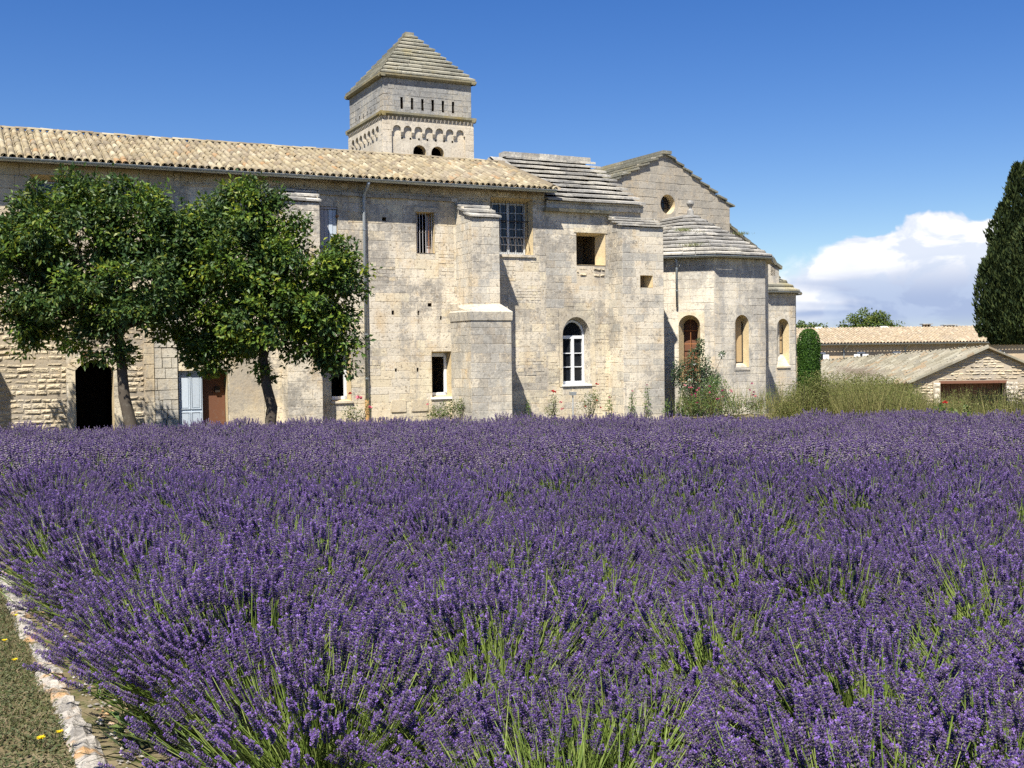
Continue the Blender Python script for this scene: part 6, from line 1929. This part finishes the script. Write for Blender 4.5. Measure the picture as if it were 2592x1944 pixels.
for (x, y) in plants:
    gz = float(ground_z(x, y))
    ks = kerb_side(x, y)
    dist = math.hypot(x, y)
    big = random.uniform(0.90, 1.12) * (1.0 + 0.05 * math.sin(x * 0.9 + y * 0.5))
    if y > 11.5:
        pts.append([(x, y, gz)]); rot.append([(0, 0, random.uniform(0, 6.28))]); scl.append([big * 1.12]); idx.append([IDX["far"][0] + random.randrange(4)])
        continue
    if y > 5.3:
        ln_ = (-0.20 if ks > 1.1 else -0.07) if y < 9 else -0.10
        nrm = Vector((ln_ + random.gauss(0, 0.05), 0.05 + random.gauss(0, 0.05), 1.0)).normalized()
        ro = (Vector((0, 0, 1)).rotation_difference(nrm).to_matrix() @ Matrix.Rotation(random.uniform(0, 6.28), 3, 'Z')).to_euler('XYZ')
        pts.append([(x, y, gz)]); rot.append([tuple(ro)]); scl.append([big * 1.06]); idx.append([IDX["plant"][0] + (random.choice((0, 1, 2)) if ks < 1.1 else random.choice((0, 0, 1, 1, 2, 2, 3)))])
        pts.append([(x, y, gz)]); rot.append([(0, 0, random.uniform(0, 6.28))]); scl.append([random.uniform(1.0, 1.3)]); idx.append([IDX["tuft"][0]])
        continue
    special = (x, y) in SPECIAL
    semi = (not special) and ks > 1.1 and random.random() < 0.35
    n = 720 if y < 6 else 500
    r = rng
    lean = (-0.34 - (0.14 if ks < 1.0 else 0.0), 0.10) if y < 5 else ((-0.24 - (0.18 if ks < 1.0 else 0.0), 0.06) if y < 9 else (-0.10, 0.03))
    if ks < 1.1:
        lean = (-0.07, 0.02)
    d = plant_dirs(n, r, 56 if ks < 1.1 else 64, lean)
    if special:
        ph = np.arctan2(d[:, 1], d[:, 0])
        keep = (r.uniform(0, 1, n) < 0.12) | ((d[:, 2] < 0.84) & ~((d[:, 1] < 0.05) & (d[:, 0] > -0.45)))
        d = d[keep]
        n = len(d)
    if semi:
        d = d[(r.uniform(0, 1, n) < 0.35) | (d[:, 2] < 0.82) & (d[:, 1] > -0.2)]
        n = len(d)
    bx = np.stack([x + r.normal(0, 0.075, n), y + r.normal(0, 0.075, n), np.full(n, gz + 0.06)], -1)
    s = r.uniform(0.85, 1.16, n) * big * (1.0 - 0.10 * (1 - d[:, 2]))
    e = rot_to(d)
    if y < 9.0:
        tip = bx + d * (0.6 * s)[:, None]
        ps = np.sin(tip[:, 0] * 6.1 + 2.1 * tip[:, 1] + 1.0) * np.sin(tip[:, 1] * 4.3 - 1.7 * tip[:, 0]) + 0.6 * np.sin(tip[:, 0] * 13.0 + 5.0) * np.sin(tip[:, 1] * 11.0)
        keep = r.uniform(0, 1, n) < np.clip(0.84 + 0.50 * ps, 0.15, 1.0)
        bx, s, d = bx[keep], s[keep], d[keep]
        e = rot_to(d); n = len(d)
    kind = IDX["near"]
    pts.append(bx); rot.append(e); scl.append(s * 1.06); idx.append(kind[0] + r.integers(0, kind[1], n))
    # stems that carry no bloom, denser where the tussock has fallen open
    nb = 1300 if special else 420 if semi else (150 if y < 5 else (90 if y < 8 else 30))
    d = plant_dirs(nb, r, 66, lean)
    if special:
        d = d[(d[:, 1] > -0.45) & (d[:, 0] < 0.22)]
        nb = len(d)
    bx = np.stack([x + r.normal(0, 0.08, nb), y + r.normal(0, 0.08, nb), np.full(nb, gz + 0.06)], -1)
    pts.append(bx); rot.append(rot_to(d)); scl.append(r.uniform(0.7, 1.15, nb) * big * (1.12 if special else 1.0)); idx.append(IDX["bare"][0] + r.integers(0, 2, nb))
    for q in range(2):
        pts.append([(x + random.gauss(0, .08), y + random.gauss(0, .08), gz)]); rot.append([(0, 0, random.uniform(0, 6.28))]); scl.append([random.uniform(0.9, 1.3)]); idx.append([IDX["tuft"][0]])
pts = np.concatenate([np.asarray(p, float).reshape(-1, 3) for p in pts]); rot = np.concatenate([np.asarray(p, float).reshape(-1, 3) for p in rot])
scl = np.concatenate([np.asarray(p, float).ravel() for p in scl]); idx = np.concatenate([np.asarray(p).ravel() for p in idx]).astype(np.int32)
me = bpy.data.meshes.new("lavender")
me.vertices.add(len(pts))
me.vertices.foreach_set("co", pts.astype(np.float32).ravel())
a = me.attributes.new("rot", 'FLOAT_VECTOR', 'POINT'); a.data.foreach_set("vector", rot.astype(np.float32).ravel())
a = me.attributes.new("scl", 'FLOAT', 'POINT'); a.data.foreach_set("value", scl.astype(np.float32))
a = me.attributes.new("kind", 'INT', 'POINT'); a.data.foreach_set("value", idx)
me.update()
lav = bpy.data.objects.new("lavender", me)
col.objects.link(lav)
lav["kind"] = "stuff"
tag(lav, "dense field of purple lavender in bloom filling the foreground", "lavender")
ng = bpy.data.node_groups.new("lavender_field", 'GeometryNodeTree')
ng.interface.new_socket("Geometry", in_out='INPUT', socket_type='NodeSocketGeometry')
ng.interface.new_socket("Geometry", in_out='OUTPUT', socket_type='NodeSocketGeometry')
gi = ng.nodes.new("NodeGroupInput"); go = ng.nodes.new("NodeGroupOutput")
ci = ng.nodes.new("GeometryNodeCollectionInfo"); ci.inputs["Collection"].default_value = proto_col
ci.inputs["Separate Children"].default_value = True; ci.inputs["Reset Children"].default_value = True
ip = ng.nodes.new("GeometryNodeInstanceOnPoints"); ip.inputs["Pick Instance"].default_value = True
def named(nm, ty):
    n = ng.nodes.new("GeometryNodeInputNamedAttribute"); n.data_type = ty; n.inputs["Name"].default_value = nm
    return n.outputs["Attribute"]
ng.links.new(gi.outputs[0], ip.inputs["Points"]); ng.links.new(ci.outputs[0], ip.inputs["Instance"])
ng.links.new(named("kind", 'INT'), ip.inputs["Instance Index"])
er = ng.nodes.new("FunctionNodeEulerToRotation"); ng.links.new(named("rot", 'FLOAT_VECTOR'), er.inputs[0]); ng.links.new(er.outputs[0], ip.inputs["Rotation"])
ng.links.new(named("scl", 'FLOAT'), ip.inputs["Scale"])
ng.links.new(ip.outputs[0], go.inputs[0])
md = lav.modifiers.new("field", 'NODES'); md.node_group = ng
print("lavender instances", len(pts), "plants", len(plants))
# soil of the bed
bx_, by_ = np.meshgrid(np.linspace(-16, 18, 60), np.linspace(0.5, 29, 60))
zz = ground_z(bx_, by_) + 0.006
msk = (kerb_side(bx_, by_) > 0.12) & (by_ < np.interp(bx_, EDX, EDY) + 0.3)
V = np.stack([bx_, by_, zz], -1).reshape(-1, 3); i_ = np.arange(3600).reshape(60, 60)
Fq = np.stack([i_[:-1, :-1], i_[:-1, 1:], i_[1:, 1:], i_[1:, :-1]], -1).reshape(-1, 4)
Fq = Fq[msk.ravel()[Fq].all(1)]
link("lavender_bed", np_mesh("lavender_bed", V, Fq, ["soil"], smooth=True), None, None, "structure")

# ------------------------------------------------------------------ grass verge left of the kerb
n = 90000
tt = rng.uniform(0.5, 9.5, n); dd = -np.abs(rng.uniform(0.02, 2.4, n)) - 0.03
P = np.stack([KA.x + KD.x * tt + KN.x * dd, KA.y + KD.y * tt + KN.y * dd, np.zeros(n)], -1)
ok = np.abs(P[:, 0]) < 0.5 * P[:, 1] + 0.5
P = P[ok]; n = len(P)
P[:, 2] = ground_z(P[:, 0], P[:, 1]) - 0.005
cl = 0.5 + 0.5 * np.sin(P[:, 0] * 5.1 + 1.3 * np.sin(P[:, 1] * 4.0)) * np.sin(P[:, 1] * 3.7 + 0.7)
V, Q, T = blades(P, unit(rand_dirs(n) * 0.95 + np.array([0, 0, 0.75])), rng.uniform(0.025, 0.07, n) * (0.6 + 0.7 * cl), rng.uniform(0.003, 0.007, n), rng.normal(0, 0.35, n))
k = 26000
j = rng.integers(0, n, k)
P2 = P[j] + np.stack([rng.normal(0, .02, k), rng.normal(0, .02, k), rng.uniform(0.004, 0.03, k)], -1)
V2, F2_ = leaf_quads(P2, unit(rand_dirs(k) * np.array([1, 1, 0.4])), unit(rand_dirs(k) * 0.5 + np.array([0, 0, 1.0])), rng.uniform(0.012, 0.028, k), 0.012)
me = np_mesh("grass", np.concatenate([V, V2]), [Q, np.concatenate([T, F2_ + len(V)])], ["grass_blade", "clover_leaf"], np.concatenate([np.zeros(len(Q) + len(T), int), np.ones(len(F2_), int)]))
o = link("grass", me, None, None, "stuff")
tag(o, "short dry clover and grass on the verge left of the kerb", "grass")

n = 520
tt = rng.uniform(1.0, 9.0, n); dd = np.abs(rng.normal(0.0, 0.13, n)) + 0.10
c = np.stack([KA.x + KD.x * tt + KN.x * dd, KA.y + KD.y * tt + KN.y * dd, np.zeros(n)], -1); c[:, 2] = ground_z(c[:, 0], c[:, 1]) + 0.008
oc = np.array([(1, 0, 0), (0, 1, 0), (-1, 0, 0), (0, -1, 0), (0, 0, 0.7), (0, 0, -0.7)], float)
sz = (rng.uniform(0.004, 0.015, n) ** 1.0)[:, None, None]
V = (c[:, None, :] + oc[None] * sz * rng.uniform(0.65, 1.35, (n, 6, 1))).reshape(-1, 3)
of = np.array([(0, 1, 4), (1, 2, 4), (2, 3, 4), (3, 0, 4), (1, 0, 5), (2, 1, 5), (3, 2, 5), (0, 3, 5)])
o = link("gravel", np_mesh("gravel", V, (np.arange(n)[:, None, None] * 6 + of[None]).reshape(-1, 3), ["kerb_stone"]), None, None, "stuff")
tag(o, "pale gravel scattered between the kerb and the lavender", "gravel")

def yellow_flower(x, y, s, lb, h=0.055):
    root = thing("yellow_flower", lb, "flower", (x, y, float(ground_z(x, y))), random.uniform(0, 6), "yellow flowers in the grass")
    m = MB(); m.tube([(0, 0, 0), (0.004, 0, h * .5), (0, 0, h)], 0.0016, 5); m.build("stem", "weed_leaf", root)
    k = 16
    a = np.arange(k) * 2 * np.pi / k + rng.normal(0, .06, k)
    dd = unit(np.stack([np.cos(a), np.sin(a), np.full(k, 0.30) + rng.normal(0, .12, k)], -1))
    V, Fc = leaf_quads(np.tile([0, 0, h], (k, 1)) + dd * 0.002, dd, np.tile([0, 0, 1.0], (k, 1)), s * rng.uniform(0.85, 1.1, k), s * 0.42, 0.1)
    link("petals", np_mesh("petals", V, Fc, ["petal_yellow"]), None, root)
    m = MB(); m.tube([(0, 0, h - .003), (0, 0, h + .005)], [0.006, 0.004], 8); m.build("centre", "petal_yellow", root)
# ------------------------------------------------------------------ small things last
for (x, y, s, lb) in ((-2.04, 4.75, 0.021, "largest yellow flower in the grass, nearest to the camera"), (-1.99, 4.83, 0.017, "yellow flower close behind the largest one by the kerb"),
                      (-2.75, 6.10, 0.018, "lone yellow flower in the middle of the verge"), (-3.02, 6.57, 0.017, "yellow flower at the left picture edge beside the kerb grass"),
                      (-3.27, 7.28, 0.019, "yellow flower on the whitish kerb side of the verge"), (-4.10, 9.02, 0.022, "farther yellow flower of the pair under the leafy kerb weed"), (-4.14, 9.16, 0.017, "smaller yellow flower of the pair under the leafy kerb weed")):
    yellow_flower(x, y, s, lb)

def kerb_weed(x, y, h, nl, ls, lb, spread=0.10):
    z = float(ground_z(x, y))
    root = thing("leafy_weed", lb, "weed", (x, y, z), random.uniform(0, 6), "leafy weeds along the kerb")
    m = MB()
    VV, FF, o = [], [], 0
    for k in range(4):
        a = random.uniform(0, 6.28)
        tip = Vector((math.cos(a) * spread, math.sin(a) * spread, h * random.uniform(0.65, 1.0)))
        pts_ = limb_mesh(m, (0, 0, -0.02), tip, 0.004, 0.002, 0, 5, 5, 0.08)
        n = nl
        tt = rng.uniform(0.25, 1.0, n)
        P = np.array([list(Vector((0, 0, 0)).lerp(tip, t)) for t in tt]) + rng.normal(0, 0.006, (n, 3))
        d = rand_dirs(n); d[:, 2] = np.abs(d[:, 2]) * 0.5
        V, Fc = leaf_quads(P, unit(d), unit(rand_dirs(n) * 0.4 + np.array([0, 0, 1.0])), ls * rng.uniform(0.6, 1.2, n), ls * 0.42)
        VV.append(V); FF.append(Fc + o); o += len(V)
    m.build("stems", "weed_leaf", root)
    link("leaves", np_mesh("leaves", np.concatenate(VV), np.concatenate(FF), ["weed_leaf"]), None, root)
kerb_weed(-4.72, 10.75, 0.55, 14, 0.17, "tall leafy weed at the left picture edge overhanging the lavender", 0.16)
kerb_weed(-3.52, 8.30, 0.42, 12, 0.15, "leafy weed rising beside the kerb next to two yellow flowers", 0.13)
kerb_weed(-2.10, 5.55, 0.20, 7, 0.075, "small leafy weed between kerb and lavender, halfway down the kerb", 0.09)
kerb_weed(-1.68, 4.75, 0.20, 8, 0.08, "lowest leafy weed sprouting at the kerb near the bottom left corner", 0.10)

# garden light in front of the arched window
p = fac(6.95, GZ, 1.0)
gl_ = thing("garden_light", "small grey post light among the roses before the arched window", "lamp", (p.x, p.y, float(ground_z(p.x, p.y))), TH)
m = MB(); m.tube([(0, 0, -0.05), (0, 0, 0.98)], 0.022, 8); m.build("post", "zinc_dull", gl_)
m = MB(); m.hexa([(-.09, -.06, 0.97), (.09, -.06, 0.97), (.09, .06, 0.97), (-.09, .06, 0.97), (-.11, -.08, 1.08), (.11, -.08, 1.08), (.11, .08, 1.08), (-.11, .08, 1.08)]); m.build("head", "zinc_dull", gl_)

# weed tufts rooted in the slab roof of the apse
MC = Matrix.Translation((7.13484, 44.72908, 0)) @ Matrix.Rotation(THC, 4, 'Z')
for (x, y, zz, s, nb, lb) in ((-1.55, -2.25, 5.60, 0.22, 260, "lower weed tuft on the left of the apse slab roof"), (-1.35, -1.35, 6.27, 0.18, 200, "upper weed tuft on the left of the apse slab roof"), (-0.75, -1.70, 6.12, 0.10, 90, "thin weed strip near the middle of the apse slab roof"),
                          (-0.35, -2.75, 5.43, 0.12, 120, "small weed tuft low on the front of the apse slab roof"), (3.9, 1.4, 6.62, 0.20, 160, "grassy tuft on the sloping coping right of the gable")):
    p = MC @ Vector((x, y, zz))
    root = thing("roof_weed", lb, "weed", p, 0.0, "weeds growing on the church roofs")
    P = np.stack([rng.normal(0, s, nb), rng.normal(0, s * 0.5, nb), rng.uniform(-0.04, 0.02, nb)], -1)
    V, Q, T = blades(P, unit(rand_dirs(nb) * 0.6 + np.array([0, 0, 0.8])), rng.uniform(0.06, 0.18, nb), 0.012, rng.normal(0, 0.3, nb))
    link("blades", np_mesh("blades", V, [Q, T], ["roof_weed"]), None, root)
